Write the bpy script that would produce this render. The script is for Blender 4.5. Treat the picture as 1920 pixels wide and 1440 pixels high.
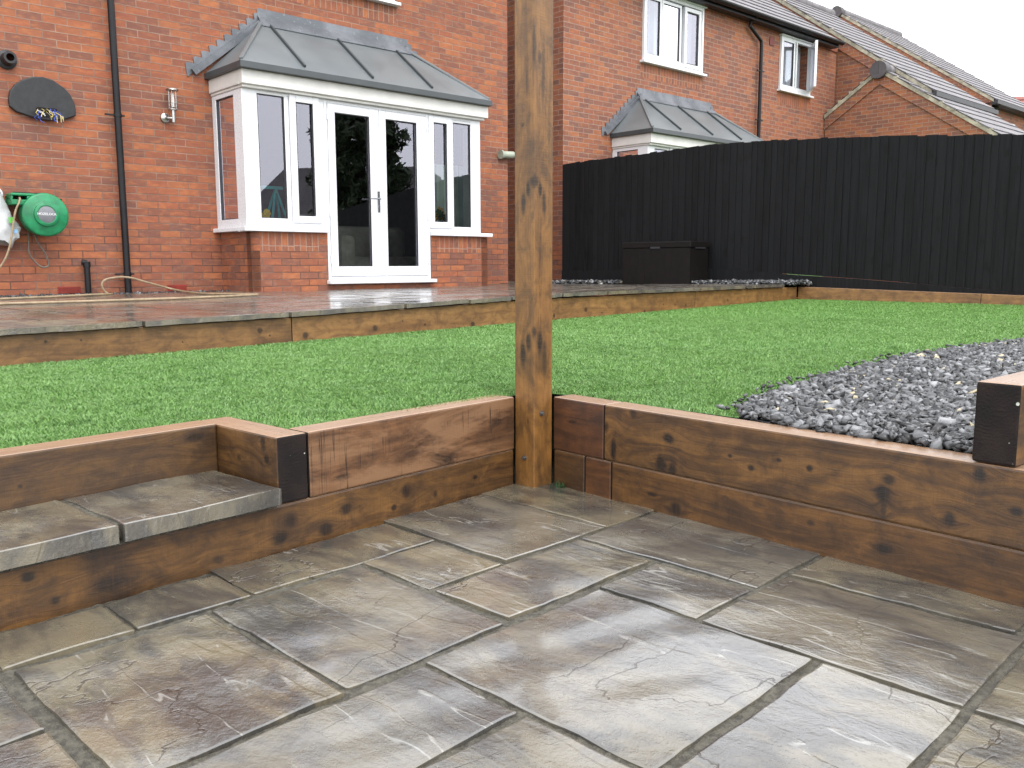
import bpy, math, random
import numpy as np
from mathutils import Matrix, Vector
random.seed(7); rng = np.random.default_rng(7)
R = math.radians
scene = bpy.context.scene
for o in list(bpy.data.objects): bpy.data.objects.remove(o)
col = scene.collection

# ------------------------------------------------------------------ camera
cam_d = bpy.data.cameras.new('camera'); cam = bpy.data.objects.new('camera', cam_d); col.objects.link(cam)
cam_d.sensor_fit = 'HORIZONTAL'; cam_d.sensor_width = 36.0; cam_d.lens = 1640.0 / 1920.0 * 36.0
cam_d.clip_start = 0.05; cam_d.clip_end = 2000
PITCH, ROLL = R(7.75), R(-0.15)
_f = Vector((0, math.cos(PITCH), -math.sin(PITCH))); _u = Vector((0, math.sin(PITCH), math.cos(PITCH))); _r = Vector((1, 0, 0))
_r2 = _r * math.cos(ROLL) + _u * math.sin(ROLL); _u2 = -_r * math.sin(ROLL) + _u * math.cos(ROLL)
cam.matrix_world = Matrix((( _r2.x, _u2.x, -_f.x, 0), (_r2.y, _u2.y, -_f.y, 0), (_r2.z, _u2.z, -_f.z, 0), (0, 0, 0, 1)))
scene.camera = cam
# the camera is the origin; the paving it stands on is at z = -0.80

# ------------------------------------------------------------------ world and sun
world = bpy.data.worlds.new('World'); scene.world = world; world.use_nodes = True
wt = world.node_tree; wt.nodes.clear()
SUN_EL, SUN_AZ = R(52), R(150)          # azimuth clockwise from +Y
sky = wt.nodes.new('ShaderNodeTexSky'); sky.sky_type = 'NISHITA'; sky.sun_disc = False
sky.sun_elevation = SUN_EL; sky.sun_rotation = SUN_AZ; sky.air_density = 1.0; sky.dust_density = 4.0; sky.ozone_density = 1.0
hs = wt.nodes.new('ShaderNodeHueSaturation'); hs.inputs['Saturation'].default_value = 0.10
bgn = wt.nodes.new('ShaderNodeBackground'); bgn.inputs['Strength'].default_value = 0.15
wo = wt.nodes.new('ShaderNodeOutputWorld')
cl = wt.nodes.new('ShaderNodeMix'); cl.data_type = 'RGBA'; cl.inputs[0].default_value = 0.72; cl.inputs[7].default_value = (13.2, 13.4, 14.0, 1)   # even cloud layer over the sky
wt.links.new(sky.outputs[0], hs.inputs['Color']); wt.links.new(hs.outputs[0], cl.inputs[6]); wt.links.new(cl.outputs[2], bgn.inputs['Color']); wt.links.new(bgn.outputs[0], wo.inputs['Surface'])
sd = bpy.data.lights.new('sun', 'SUN'); sd.energy = 0.7; sd.angle = R(28); sd.color = (1.0, 0.965, 0.92)
sun = bpy.data.objects.new('sun', sd); col.objects.link(sun)
sdir = Vector((math.sin(SUN_AZ) * math.cos(SUN_EL), math.cos(SUN_AZ) * math.cos(SUN_EL), math.sin(SUN_EL)))
sun.rotation_euler = sdir.to_track_quat('Z', 'Y').to_euler()
scene.view_settings.view_transform = 'Standard'; scene.view_settings.look = 'None'
scene.view_settings.exposure = 0.85; scene.view_settings.gamma = 1.0; scene.view_settings.use_curve_mapping = False
scene.render.engine = 'CYCLES'

# ------------------------------------------------------------------ object helpers
Wm = {}
I4 = Matrix.Identity(4)
def tag(o, label=None, cat=None, group=None, kind=None):
    if label: o['label'] = label
    if cat: o['category'] = cat
    if group: o['group'] = group
    if kind: o['kind'] = kind
    return o
def place(o, parent, world):
    Wm[o] = world.copy()
    if parent is not None:
        o.parent = parent; o.matrix_parent_inverse = Wm[parent].inverted()
    o.matrix_basis = world
def empty(name, loc, rz=0.0, **kw):
    o = bpy.data.objects.new(name, None); col.objects.link(o); o.empty_display_size = 0.2
    m = Matrix.Translation(Vector(loc)) @ Matrix.Rotation(rz, 4, 'Z')
    place(o, None, m); tag(o, **kw); return o

class MB:
    """collects faces with metre UVs and builds ONE mesh object"""
    def __init__(s): s.v = []; s.f = []; s.m = []; s.uv = []; s.c = []
    def face(s, pts, m=0, uv=None, c=(1, 1, 1, 1)):
        i = len(s.v); s.v += [tuple(p) for p in pts]; s.f.append(tuple(range(i, i + len(pts)))); s.m.append(m)
        if uv is None:
            a, b, cc = Vector(pts[0]), Vector(pts[1]), Vector(pts[2]); n = (b - a).cross(cc - b)
            ax = max(range(3), key=lambda k: abs(n[k]))
            if ax == 0: uv = [(p[1], p[2]) for p in pts]
            elif ax == 1: uv = [(p[0], p[2]) for p in pts]
            else: uv = [(p[0], p[1] + 5.0) for p in pts]
        s.uv.append(uv); s.c.append(c)
    def box(s, x0, x1, y0, y1, z0, z1, m=0, mend=None, c=(1, 1, 1, 1)):
        mend = m if mend is None else mend
        A, B, C, D = (x0, y0), (x1, y0), (x1, y1), (x0, y1)
        def q(p, r, mm): s.face([(p[0], p[1], z0), (r[0], r[1], z0), (r[0], r[1], z1), (p[0], p[1], z1)], mm, c=c)
        q(A, B, m); q(B, C, mend); q(C, D, m); q(D, A, mend)
        s.face([(x0, y0, z1), (x1, y0, z1), (x1, y1, z1), (x0, y1, z1)], m, c=c)
        s.face([(x0, y1, z0), (x1, y1, z0), (x1, y0, z0), (x0, y0, z0)], m, c=c)
    def prism(s, poly, z0, z1, m=0, axis='z', c=(1, 1, 1, 1)):
        """poly counter-clockwise seen from +axis; axis z: (x,y); axis y: (x,z) extruded y0..y1"""
        def P(p, h):
            return (p[0], p[1], h) if axis == 'z' else ((p[0], h, p[1]) if axis == 'y' else (h, p[0], p[1]))
        n = len(poly)
        s.face([P(p, z1) for p in poly], m, c=c); s.face([P(p, z0) for p in reversed(poly)], m, c=c)
        for i in range(n):
            a, b = poly[i], poly[(i + 1) % n]
            s.face([P(a, z0), P(b, z0), P(b, z1), P(a, z1)], m, c=c)
    def bar(s, p, q, w, h, m=0, up=(0, 0, 1), c=(1, 1, 1, 1)):
        p, q = Vector(p), Vector(q); d = (q - p).normalized(); up = Vector(up)
        r = d.cross(up).normalized(); u = r.cross(d).normalized()
        a = [p + r * (sx * w / 2) + u * (sz * h / 2) for sx, sz in ((-1, -1), (1, -1), (1, 1), (-1, 1))]
        b = [x + (q - p) for x in a]; L = (q - p).length
        for i in range(4):
            j = (i + 1) % 4
            s.face([a[i], b[i], b[j], a[j]], m, [(0, 0), (L, 0), (L, w), (0, w)], c=c)
        s.face(a, m, c=c); s.face(b[::-1], m, c=c)
    def tube(s, pts, r, n=10, m=0, cap=True, c=(1, 1, 1, 1)):
        P = [Vector(p) for p in pts]; rs = r if isinstance(r, (list, tuple)) else [r] * len(P)
        ref = Vector((0, 0, 1)); rings = []; L = 0
        for i, p in enumerate(P):
            d = (P[min(i + 1, len(P) - 1)] - P[max(i - 1, 0)]).normalized()
            a = d.cross(ref)
            if a.length < 0.05: a = d.cross(Vector((1, 0, 0)))
            a.normalize()
            if rings: 
                if a.dot(lasta) < 0: a = -a
            lasta = a; b = d.cross(a)
            rings.append([p + a * (math.cos(t) * rs[i]) + b * (math.sin(t) * rs[i]) for t in [2 * math.pi * k / n for k in range(n)]])
        for i in range(len(P) - 1):
            l = (P[i + 1] - P[i]).length
            for k in range(n):
                j = (k + 1) % n
                s.face([rings[i][k], rings[i][j], rings[i + 1][j], rings[i + 1][k]], m, [(L, k / n), (L, (k + 1) / n), (L + l, (k + 1) / n), (L + l, k / n)], c=c)
            L += l
        if cap: s.face(rings[0][::-1], m, c=c); s.face(rings[-1], m, c=c)
    def lathe(s, prof, origin, axis, n=32, m=0):
        ax = Vector(axis).normalized(); a = ax.orthogonal().normalized(); b = ax.cross(a); o = Vector(origin)
        rr = [[o + ax * h + (a * math.cos(2 * math.pi * k / n) + b * math.sin(2 * math.pi * k / n)) * r for k in range(n)] for h, r in prof]
        for i in range(len(prof) - 1):
            for k in range(n):
                j = (k + 1) % n; s.face([rr[i][k], rr[i][j], rr[i + 1][j], rr[i + 1][k]], m)
    def split(s, name, mats, parent=None, world=I4, **kw):
        key = {}; par = list(range(len(s.f)))
        def fd(i):
            while par[i] != i: par[i] = par[par[i]]; i = par[i]
            return i
        for i, f in enumerate(s.f):
            for v in f:
                k = tuple(round(c, 4) for c in s.v[v])
                if k in key: par[fd(i)] = fd(key[k])
                else: key[k] = i
        groups = {}
        for i in range(len(s.f)): groups.setdefault(fd(i), []).append(i)
        out = []
        for g in groups.values():
            m = MB()
            for i in g: m.face([s.v[v] for v in s.f[i]], s.m[i], s.uv[i], s.c[i])
            out.append(m.build(name, mats, parent, world, **kw))
        return out
    def build(s, name, mats, parent=None, world=I4, smooth=False, bevel=0, merge=True, sharp=40):
        me = bpy.data.meshes.new(name); me.from_pydata(s.v, [], s.f)
        if not isinstance(mats, (list, tuple)): mats = [mats]
        for mt in mats: me.materials.append(mt)
        me.polygons.foreach_set('material_index', s.m)
        uvl = me.uv_layers.new(name='UVMap'); uvl.data.foreach_set('uv', [x for f in s.uv for p in f for x in p])
        ca = me.color_attributes.new('tone', 'FLOAT_COLOR', 'CORNER')
        ca.data.foreach_set('color', [x for f, c in zip(s.f, s.c) for _ in f for x in c])
        import bmesh
        bm = bmesh.new(); bm.from_mesh(me)
        if merge: bmesh.ops.remove_doubles(bm, verts=bm.verts, dist=0.00005)
        bmesh.ops.recalc_face_normals(bm, faces=bm.faces)
        bm.to_mesh(me); bm.free()
        if smooth:
            for p in me.polygons: p.use_smooth = True
            try: me.set_sharp_from_angle(angle=R(sharp))
            except Exception: pass
        me.update()
        o = bpy.data.objects.new(name, me); col.objects.link(o); place(o, parent, world)
        if bevel:
            b = o.modifiers.new('bevel', 'BEVEL'); b.width = bevel; b.segments = 2; b.limit_method = 'ANGLE'; b.angle_limit = R(40)
        return o
def fast_mesh(name, verts, tris, nper, mat, cols=None, parent=None):
    """numpy mesh: verts (N,3); faces of nper consecutive index rows"""
    me = bpy.data.meshes.new(name); me.vertices.add(len(verts)); me.vertices.foreach_set('co', np.asarray(verts, dtype=np.float32).ravel())
    nf = len(tris); me.loops.add(nf * nper); me.loops.foreach_set('vertex_index', np.asarray(tris, dtype=np.int32).ravel())
    me.polygons.add(nf); me.polygons.foreach_set('loop_start', np.arange(0, nf * nper, nper, dtype=np.int32)); me.polygons.foreach_set('loop_total', np.full(nf, nper, dtype=np.int32))
    if cols is not None:
        ca = me.color_attributes.new('tone', 'FLOAT_COLOR', 'POINT'); ca.data.foreach_set('color', np.asarray(cols, dtype=np.float32).ravel())
    me.materials.append(mat); me.update(); me.validate()
    o = bpy.data.objects.new(name, me); col.objects.link(o); place(o, parent, I4); return o
def catmull(pts, n=8):
    P = [Vector(p) for p in pts]; P = [P[0] * 2 - P[1]] + P + [P[-1] * 2 - P[-2]]; out = []
    for i in range(1, len(P) - 2):
        for k in range(n):
            t = k / n; a, b, c, d = P[i - 1], P[i], P[i + 1], P[i + 2]
            out.append(0.5 * ((2 * b) + (c - a) * t + (2 * a - 5 * b + 4 * c - d) * t * t + (-a + 3 * b - 3 * c + d) * t ** 3))
    out.append(P[-2]); return out

# ------------------------------------------------------------------ material helpers
class NT:
    def __init__(s, name):
        s.mat = bpy.data.materials.new(name); s.mat.use_nodes = True; s.t = s.mat.node_tree; s.t.nodes.clear()
        s.out = s.n('ShaderNodeOutputMaterial'); s.p = s.n('ShaderNodeBsdfPrincipled'); s.t.links.new(s.p.outputs[0], s.out.inputs[0])
    def n(s, ty, **kw):
        x = s.t.nodes.new(ty)
        for k, v in kw.items(): setattr(x, k, v)
        return x
    def set(s, inp, v):
        if isinstance(v, bpy.types.NodeSocket): s.t.links.new(v, inp)
        elif isinstance(v, (tuple, list)) and len(v) == 3 and inp.type == 'RGBA': inp.default_value = (*v, 1)
        else: inp.default_value = v
    def math(s, op, a, b=0.0, c=None, clamp=False):
        x = s.n('ShaderNodeMath', operation=op, use_clamp=clamp); s.set(x.inputs[0], a); s.set(x.inputs[1], b)
        if c is not None: s.set(x.inputs[2], c)
        return x.outputs[0]
    def vmath(s, op, a, b=None):
        x = s.n('ShaderNodeVectorMath', operation=op); s.set(x.inputs[0], a)
        if b is not None: s.set(x.inputs[1], b)
        return x.outputs[1] if op in ('LENGTH', 'DISTANCE', 'DOT_PRODUCT') else x.outputs[0]
    def mix(s, f, a, b, blend='MIX'):
        x = s.n('ShaderNodeMix', data_type='RGBA', blend_type=blend); s.set(x.inputs[0], f); s.set(x.inputs[6], a); s.set(x.inputs[7], b); return x.outputs[2]
    def noise(s, vec, scale=5, detail=4, rough=0.5, dist=0.0, dim='3D', w=None):
        x = s.n('ShaderNodeTexNoise', noise_dimensions=dim); x.inputs['Scale'].default_value = scale; x.inputs['Detail'].default_value = detail
        x.inputs['Roughness'].default_value = rough; x.inputs['Distortion'].default_value = dist
        if vec is not None: s.set(x.inputs['Vector'], vec)
        if w is not None: s.set(x.inputs['W'], w)
        return x.outputs[0]
    def ramp(s, f, stops, interp='LINEAR'):
        x = s.n('ShaderNodeValToRGB'); x.color_ramp.interpolation = interp; e = x.color_ramp.elements
        while len(e) < len(stops): e.new(0.5)
        for k, (p, c) in enumerate(stops):
            e[k].position = p; e[k].color = (c, c, c, 1) if isinstance(c, (int, float)) else (*c, 1)
        s.set(x.inputs[0], f); return x.outputs[0]
    def maprange(s, v, a, b, c=0.0, d=1.0, smooth=True):
        x = s.n('ShaderNodeMapRange', interpolation_type='SMOOTHSTEP' if smooth else 'LINEAR')
        s.set(x.inputs[0], v); x.inputs[1].default_value = a; x.inputs[2].default_value = b; x.inputs[3].default_value = c; x.inputs[4].default_value = d; return x.outputs[0]
    def uv(s): return s.n('ShaderNodeTexCoord').outputs['UV']
    def obj(s): return s.n('ShaderNodeTexCoord').outputs['Object']
    def pos(s): return s.n('ShaderNodeNewGeometry').outputs['Position']
    def scl(s, vec, sc, loc=(0, 0, 0)):
        x = s.n('ShaderNodeMapping'); s.set(x.inputs[0], vec); x.inputs[3].default_value = sc; x.inputs[1].default_value = loc; return x.outputs[0]
    def sep(s, vec):
        x = s.n('ShaderNodeSeparateXYZ'); s.set(x.inputs[0], vec); return x.outputs
    def comb(s, x, y, z=0.0):
        c = s.n('ShaderNodeCombineXYZ'); s.set(c.inputs[0], x); s.set(c.inputs[1], y); s.set(c.inputs[2], z); return c.outputs[0]
    def attr(s, name='tone'):
        return s.n('ShaderNodeAttribute', attribute_name=name)
    def bump(s, h, strength=0.3, dist=0.01, normal=None):
        x = s.n('ShaderNodeBump'); x.inputs['Strength'].default_value = strength; x.inputs['Distance'].default_value = dist; s.set(x.inputs['Height'], h)
        if normal is not None: s.set(x.inputs['Normal'], normal)
        return x.outputs[0]
    def fin(s, color=None, rough=None, normal=None, metal=None, spec=None, coat=None):
        i = s.p.inputs
        if color is not None: s.set(i['Base Color'], color)
        if rough is not None: s.set(i['Roughness'], rough)
        if normal is not None: s.set(i['Normal'], normal)
        if metal is not None: s.set(i['Metallic'], metal)
        if spec is not None: s.set(i['Specular IOR Level'], spec)
        if coat is not None: s.set(i['Coat Weight'], coat); i['Coat Roughness'].default_value = 0.12
        return s.mat
def simple(name, c, rough=0.5, metal=0.0, var=0.12, scale=8.0, bump=0.1, spec=0.5, bscale=60):
    t = NT(name); o = t.obj(); n1 = t.noise(o, scale, 5, 0.6); n2 = t.noise(o, bscale, 3, 0.6)
    dk = tuple(x * (1 - var * 1.6) for x in c); lt = tuple(min(1, x * (1 + var)) for x in c)
    cc = t.mix(t.maprange(n1, 0.3, 0.7), dk, lt)
    return t.fin(cc, t.math('MULTIPLY_ADD', n2, 0.2, rough - 0.1), t.bump(n2, bump, 0.002), metal, spec)

def brick_mat(name, soldier=False, pale=0.5, tint=(1, 1, 1), shade=1.0):
    t = NT(name); u, v, _ = t.sep(t.uv())
    if soldier: u, v = v, u
    bw, bh = (0.225, 0.0752)
    row = t.math('FLOOR', t.math('DIVIDE', v, bh))
    off = t.math('MULTIPLY', t.math('MODULO', t.math('ABSOLUTE', row), 2.0), 0.0 if soldier else 0.5)
    jit = t.noise(t.comb(row, 3.3), 1.7, 0, 0.5)
    uu = t.math('ADD', t.math('ADD', t.math('DIVIDE', u, bw), off), t.math('MULTIPLY', jit, 0.10))
    colm = t.math('FLOOR', uu)
    wob = t.math('MULTIPLY', t.math('SUBTRACT', t.noise(t.comb(u, v), 45, 3, 0.6), 0.5), 0.10)
    fu = t.math('FRACT', uu); fv = t.math('ADD', t.math('FRACT', t.math('DIVIDE', v, bh)), wob)
    du = t.math('MINIMUM', fu, t.math('SUBTRACT', 1.0, fu)); dv = t.math('MINIMUM', fv, t.math('SUBTRACT', 1.0, fv))
    mu = t.math('SUBTRACT', 1.0, t.maprange(t.math('ADD', du, t.math('MULTIPLY', wob, 0.3)), 0.014, 0.030)); mv = t.math('SUBTRACT', 1.0, t.maprange(dv, 0.045, 0.085))
    mort = t.math('MAXIMUM', mu, mv)
    wn = t.n('ShaderNodeTexWhiteNoise', noise_dimensions='2D'); t.set(wn.inputs['Vector'], t.comb(colm, row))
    rnd = wn.outputs['Value']
    c = t.ramp(rnd, [(0.0, (0.170, 0.064, 0.043)), (0.20, (0.2112, 0.0682, 0.0370)), (0.45, (0.2838, 0.0781, 0.0370)), (0.68, (0.3234, 0.0994, 0.0396)), (0.85, (0.2442, 0.0767, 0.0409)), (1.0, (0.160, 0.066, 0.047))])
    big = t.noise(t.comb(u, v), 1.3, 3, 0.55)
    drag = t.noise(t.comb(t.math('MULTIPLY', u, 9.0), t.math('MULTIPLY', v, 22.0)), 1.0, 5, 0.65)
    c = t.mix(t.math('MULTIPLY', t.maprange(drag, 0.30, 0.72), 0.34), c, (0.115, 0.044, 0.032))
    c = t.mix(t.math('MULTIPLY', t.maprange(drag, 0.52, 0.30), 0.45), c, (0.37, 0.125, 0.045))
    c = t.mix(t.math('MULTIPLY', t.maprange(big, 0.42, 0.68), 0.30), c, (0.125, 0.048, 0.036))
    # joints: pale where dry / salted, brown where wet low down on the wall
    wet = t.maprange(t.math('ADD', v, t.math('MULTIPLY', big, 1.4)), 0.55, 1.9)
    mp = t.math('MULTIPLY', t.math('ADD', t.math('MULTIPLY', wet, 0.75), t.math('MULTIPLY', t.maprange(t.noise(t.comb(u, v), 2.6, 4, 0.6), 0.45, 0.62), 0.55)), pale * 1.5, clamp=True)
    mc = t.mix(mp, (0.085, 0.038, 0.027), (0.29, 0.17, 0.120))
    salt = t.math('MULTIPLY', t.maprange(t.noise(t.comb(u, t.math('MULTIPLY', v, 1.6)), 1.9, 5, 0.7), 0.60, 0.74), 0.35)
    c = t.mix(t.math('MULTIPLY', mort, 0.92), c, mc)
    c = t.mix(salt, c, (0.30, 0.175, 0.125))
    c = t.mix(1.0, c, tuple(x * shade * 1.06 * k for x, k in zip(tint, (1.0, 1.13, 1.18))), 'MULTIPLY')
    h = t.math('ADD', t.math('MULTIPLY', mort, -1.0), t.math('MULTIPLY', t.noise(t.comb(u, v), 120, 3, 0.7), 0.35))
    return t.fin(c, 0.78, t.bump(h, 0.55, 0.006), spec=0.3)

def wood_mat(name, light, mid, dark, knots=(), auto=0.6, stain=0.5, rough=0.42, saw=0.0, gscale=1.0, seed=0.0, bands=(), topsheen=True):
    """u runs along the timber, v across, in metres. knots: (u, v, ru, rv, strength)"""
    t = NT(name); uv = t.uv(); u, v, _ = t.sep(uv)
    info = t.n('ShaderNodeObjectInfo').outputs['Random']
    sh = t.math('ADD', t.math('MULTIPLY', info, 37.0), seed)
    base = t.comb(t.math('ADD', u, sh), v, sh)
    warp = t.noise(t.scl(base, (1.6, 5, 1)), 1.5, 3, 0.5)
    kmask = None; ring = None
    vv = v
    for (ku, kv, ru, rv, st) in knots:
        ru, rv = (ru * 1.22, rv * 1.22) if topsheen else (ru, rv)
        d = t.vmath('LENGTH', t.comb(t.math('DIVIDE', t.math('SUBTRACT', u, ku), ru), t.math('DIVIDE', t.math('SUBTRACT', v, kv), rv)))
        dn = t.math('ADD', d, t.math('MULTIPLY', t.math('SUBTRACT', t.noise(t.scl(base, (30, 40, 1)), 1.0, 3, 0.6), 0.5), 0.9))
        m = t.math('MULTIPLY', t.math('SUBTRACT', 1.0, t.maprange(dn, 0.35, 1.25)), st)
        kmask = m if kmask is None else t.math('MAXIMUM', kmask, m)
        g = t.math('MULTIPLY', t.math('EXPONENT', t.math('MULTIPLY', t.math('MULTIPLY', d, d), -0.22)), rv * 1.1)
        sg = t.math('SIGN', t.math('SUBTRACT', v, kv))
        vv = t.math('SUBTRACT', vv, t.math('MULTIPLY', g, sg))
    g2 = t.comb(t.math('MULTIPLY', t.math('ADD', u, sh), 1.1 * gscale), t.math('ADD', t.math('MULTIPLY', vv, 34.0 * gscale), t.math('MULTIPLY', warp, 3.2)), sh)
    grain = t.noise(g2, 1.0, 6, 0.62); fine = t.noise(t.comb(t.math('MULTIPLY', u, 7.0), t.math('MULTIPLY', vv, 170.0), sh), 1.0, 3, 0.6)
    c = t.mix(t.maprange(grain, 0.30, 0.68), mid, light)
    c = t.mix(t.math('MULTIPLY', t.maprange(grain, 0.50, 0.30), 0.34), c, dark)
    c = t.mix(t.math('MULTIPLY', t.maprange(fine, 0.40, 0.72), 0.45), c, mid)
    st = t.noise(t.scl(base, (2.2, 4.5, 1)), 1.0, 5, 0.6, 0.4)
    c = t.mix(t.math('MULTIPLY', t.maprange(st, 0.46, 0.74), stain), c, dark)
    for (bu, bw, bs) in bands:      # dark weather stains running across the timber
        b = t.math('ABSOLUTE', t.math('SUBTRACT', t.math('ADD', u, t.math('MULTIPLY', t.math('SUBTRACT', st, 0.5), bw * 1.6)), bu))
        c = t.mix(t.math('MULTIPLY', t.math('SUBTRACT', 1.0, t.maprange(b, bw * 0.25, bw)), bs), c, dark)
    if auto > 0:
        vo = t.n('ShaderNodeTexVoronoi', voronoi_dimensions='2D'); t.set(vo.inputs['Vector'], t.comb(t.math('ADD', t.math('MULTIPLY', u, 1.0), sh), t.math('MULTIPLY', v, 1.0))); vo.inputs['Scale'].default_value = 5.5
        dd = t.math('ADD', vo.outputs['Distance'], t.math('MULTIPLY', t.math('SUBTRACT', t.noise(t.scl(base, (25, 40, 1)), 1.0, 3, 0.6), 0.5), 0.10))
        sel = t.sep(vo.outputs['Color']); rad = t.math('MULTIPLY_ADD', sel[0], 0.11, 0.02)
        mm = t.math('MULTIPLY', t.math('SUBTRACT', 1.0, t.maprange(t.math('DIVIDE', dd, rad), 0.5, 1.3)), t.math('MULTIPLY', t.math('GREATER_THAN', sel[1], 0.62), auto))
        kmask = mm if kmask is None else t.math('MAXIMUM', kmask, mm)
    mot = t.noise(t.scl(base, (9, 14, 1)), 1.0, 6, 0.7, 0.5)
    c = t.mix(t.math('MULTIPLY', t.maprange(mot, 0.42, 0.66), 0.62), c, dark)
    c = t.mix(t.math('MULTIPLY', t.maprange(mot, 0.46, 0.30), 0.40), c, tuple(x * 1.35 for x in light))
    if kmask is not None:
        c = t.mix(t.math('MULTIPLY', kmask, 1.0, clamp=True), c, tuple(x * 0.30 for x in dark))
    vs = t.noise(t.comb(t.math('MULTIPLY', u, 210.0), t.math('MULTIPLY', v, 9.0), sh), 1.0, 3, 0.6)
    c = t.mix(t.math('MULTIPLY', t.maprange(vs, 0.42, 0.70), 0.30), c, mid)
    h = t.math('ADD', t.math('ADD', t.math('MULTIPLY', grain, 0.35), t.math('MULTIPLY', fine, 0.5)), t.math('MULTIPLY', vs, 0.45))
    if saw > 0:
        s1 = t.noise(t.comb(t.math('MULTIPLY', u, 42.0), t.math('MULTIPLY', v, 1.2)), 1.0, 2, 0.5)
        s2 = t.math('MULTIPLY', t.math('SUBTRACT', 1.0, t.maprange(t.math('ABSOLUTE', t.math('SUBTRACT', s1, 0.5)), 0.0, 0.022)), t.maprange(t.noise(t.scl(base, (5, 9, 1)), 1, 3, 0.5), 0.45, 0.58))
        raw = t.maprange(t.noise(t.scl(base, (3.0, 11, 1)), 1.0, 5, 0.65, 0.6), 0.40, 0.60)
        c = t.mix(t.math('MULTIPLY', raw, saw), c, (0.200, 0.106, 0.052))
        c = t.mix(t.math('MULTIPLY', s2, 0.85), c, tuple(x * 0.6 for x in dark))
        h = t.math('SUBTRACT', h, t.math('MULTIPLY', s2, 0.4))
    geo = t.n('ShaderNodeNewGeometry'); nz = t.sep(geo.outputs['Normal'])[2]
    if topsheen:   # upper faces paled: wet sky sheen put into the colour, plus some wear
        c = t.mix(t.math('MULTIPLY', t.maprange(nz, 0.6, 0.9), t.math('MULTIPLY_ADD', grain, 0.5, 0.45)), c, (0.32, 0.205, 0.130))
    rr = t.math('MULTIPLY_ADD', fine, 0.25, t.math('SUBTRACT', rough - 0.08, t.math('MULTIPLY', t.maprange(nz, 0.6, 0.9), 0.16)))
    return t.fin(c, rr, t.bump(h, 0.35, 0.004), spec=0.5)

# ------------------------------------------------------------------ materials
M = {}
M['brick'] = brick_mat('red_brick', pale=0.44)
M['brick_plinth'] = brick_mat('red_brick_plinth', pale=0.35)
M['soldier'] = brick_mat('soldier_course_brick', soldier=True, pale=0.8)
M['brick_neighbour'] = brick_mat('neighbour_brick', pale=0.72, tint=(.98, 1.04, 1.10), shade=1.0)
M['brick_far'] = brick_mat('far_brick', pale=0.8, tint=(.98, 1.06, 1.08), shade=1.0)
M['soldier_plain'] = simple('corbel_brick', (0.24, 0.078, 0.045), 0.8, var=0.2, scale=14)
M['white'] = simple('white_upvc', (0.66, 0.67, 0.69), 0.28, var=0.02, scale=3, bump=0.02)
M['white_paint'] = simple('white_painted_trim', (0.62, 0.61, 0.58), 0.45, var=0.05, scale=5, bump=0.05)
M['seal'] = simple('rubber_seal', (0.02, 0.02, 0.022), 0.5)
M['black_plastic'] = simple('black_plastic', (0.006, 0.006, 0.0075), 0.42, var=0.25, scale=4, bump=0.05, spec=0.3)
M['black_matt'] = simple('black_rough_plastic', (0.010, 0.0105, 0.0125), 0.5, var=0.3, scale=20, bump=0.2)
M['steel'] = simple('brushed_steel', (0.36, 0.35, 0.33), 0.28, 1.0, var=0.1, scale=20)
M['chrome'] = simple('chrome', (0.30, 0.31, 0.33), 0.18, 1.0, var=0.1)
M['hose'] = simple('beige_hose', (0.27, 0.20, 0.12), 0.45, var=0.15, scale=20)
M['hose_grey'] = simple('grey_hose', (0.12, 0.093, 0.07), 0.5, var=0.15, scale=20)
M['green'] = simple('green_plastic', (0.006, 0.185, 0.068), 0.36, var=0.22, scale=9, bump=0.15, bscale=200)
M['darkgreen'] = simple('dark_green_plastic', (0.006, 0.12, 0.05), 0.4)
M['grey_label'] = simple('grey_disc', (0.16, 0.165, 0.18), 0.4)
M['wtext'] = simple('white_print', (0.8, 0.8, 0.8), 0.5)
M['bag'] = simple('white_polythene', (0.42, 0.43, 0.43), 0.3, var=0.06, scale=15, bump=0.4, bscale=25)
M['airbrick'] = simple('terracotta_airbrick', (0.22, 0.022, 0.012), 0.7, var=0.2)
M['redvent'] = simple('dark_red_vent', (0.17, 0.03, 0.022), 0.6)
M['turq'] = simple('turquoise_paint', (0.02, 0.42, 0.44), 0.4)
M['yellow'] = simple('yellow_ceramic', (0.75, 0.52, 0.02), 0.3)
M['petal'] = simple('orange_petals', (0.80, 0.38, 0.02), 0.5)
M['leaf'] = simple('green_leaf', (0.035, 0.09, 0.03), 0.4)
M['curtain'] = simple('pale_green_curtain', (0.50, 0.60, 0.53), 0.9, scale=3)
M['sofa'] = simple('cream_fabric', (0.42, 0.40, 0.34), 0.9, bscale=150)
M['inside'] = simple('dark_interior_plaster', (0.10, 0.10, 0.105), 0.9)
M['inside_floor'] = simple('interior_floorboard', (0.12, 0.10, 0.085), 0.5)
M['blind'] = simple('net_curtain', (0.62, 0.64, 0.70), 0.9, var=0.03)
M['mortar_verge'] = simple('cream_mortar_verge', (0.34, 0.31, 0.235), 0.85, var=0.25, scale=6, bump=0.5)
M['box'] = simple('dark_brown_resin', (0.0052, 0.0034, 0.0033), 0.6, var=0.2, scale=12, bump=0.3, bscale=90, spec=0.2)
M['bolt'] = simple('galvanised_bolt', (0.16, 0.165, 0.165), 0.45, 0.8)
M['whitevent'] = simple('weathered_white_pipe', (0.30, 0.33, 0.26), 0.5, var=0.15)
M['bark'] = simple('conifer_bark', (0.07, 0.05, 0.035), 0.9)

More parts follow.
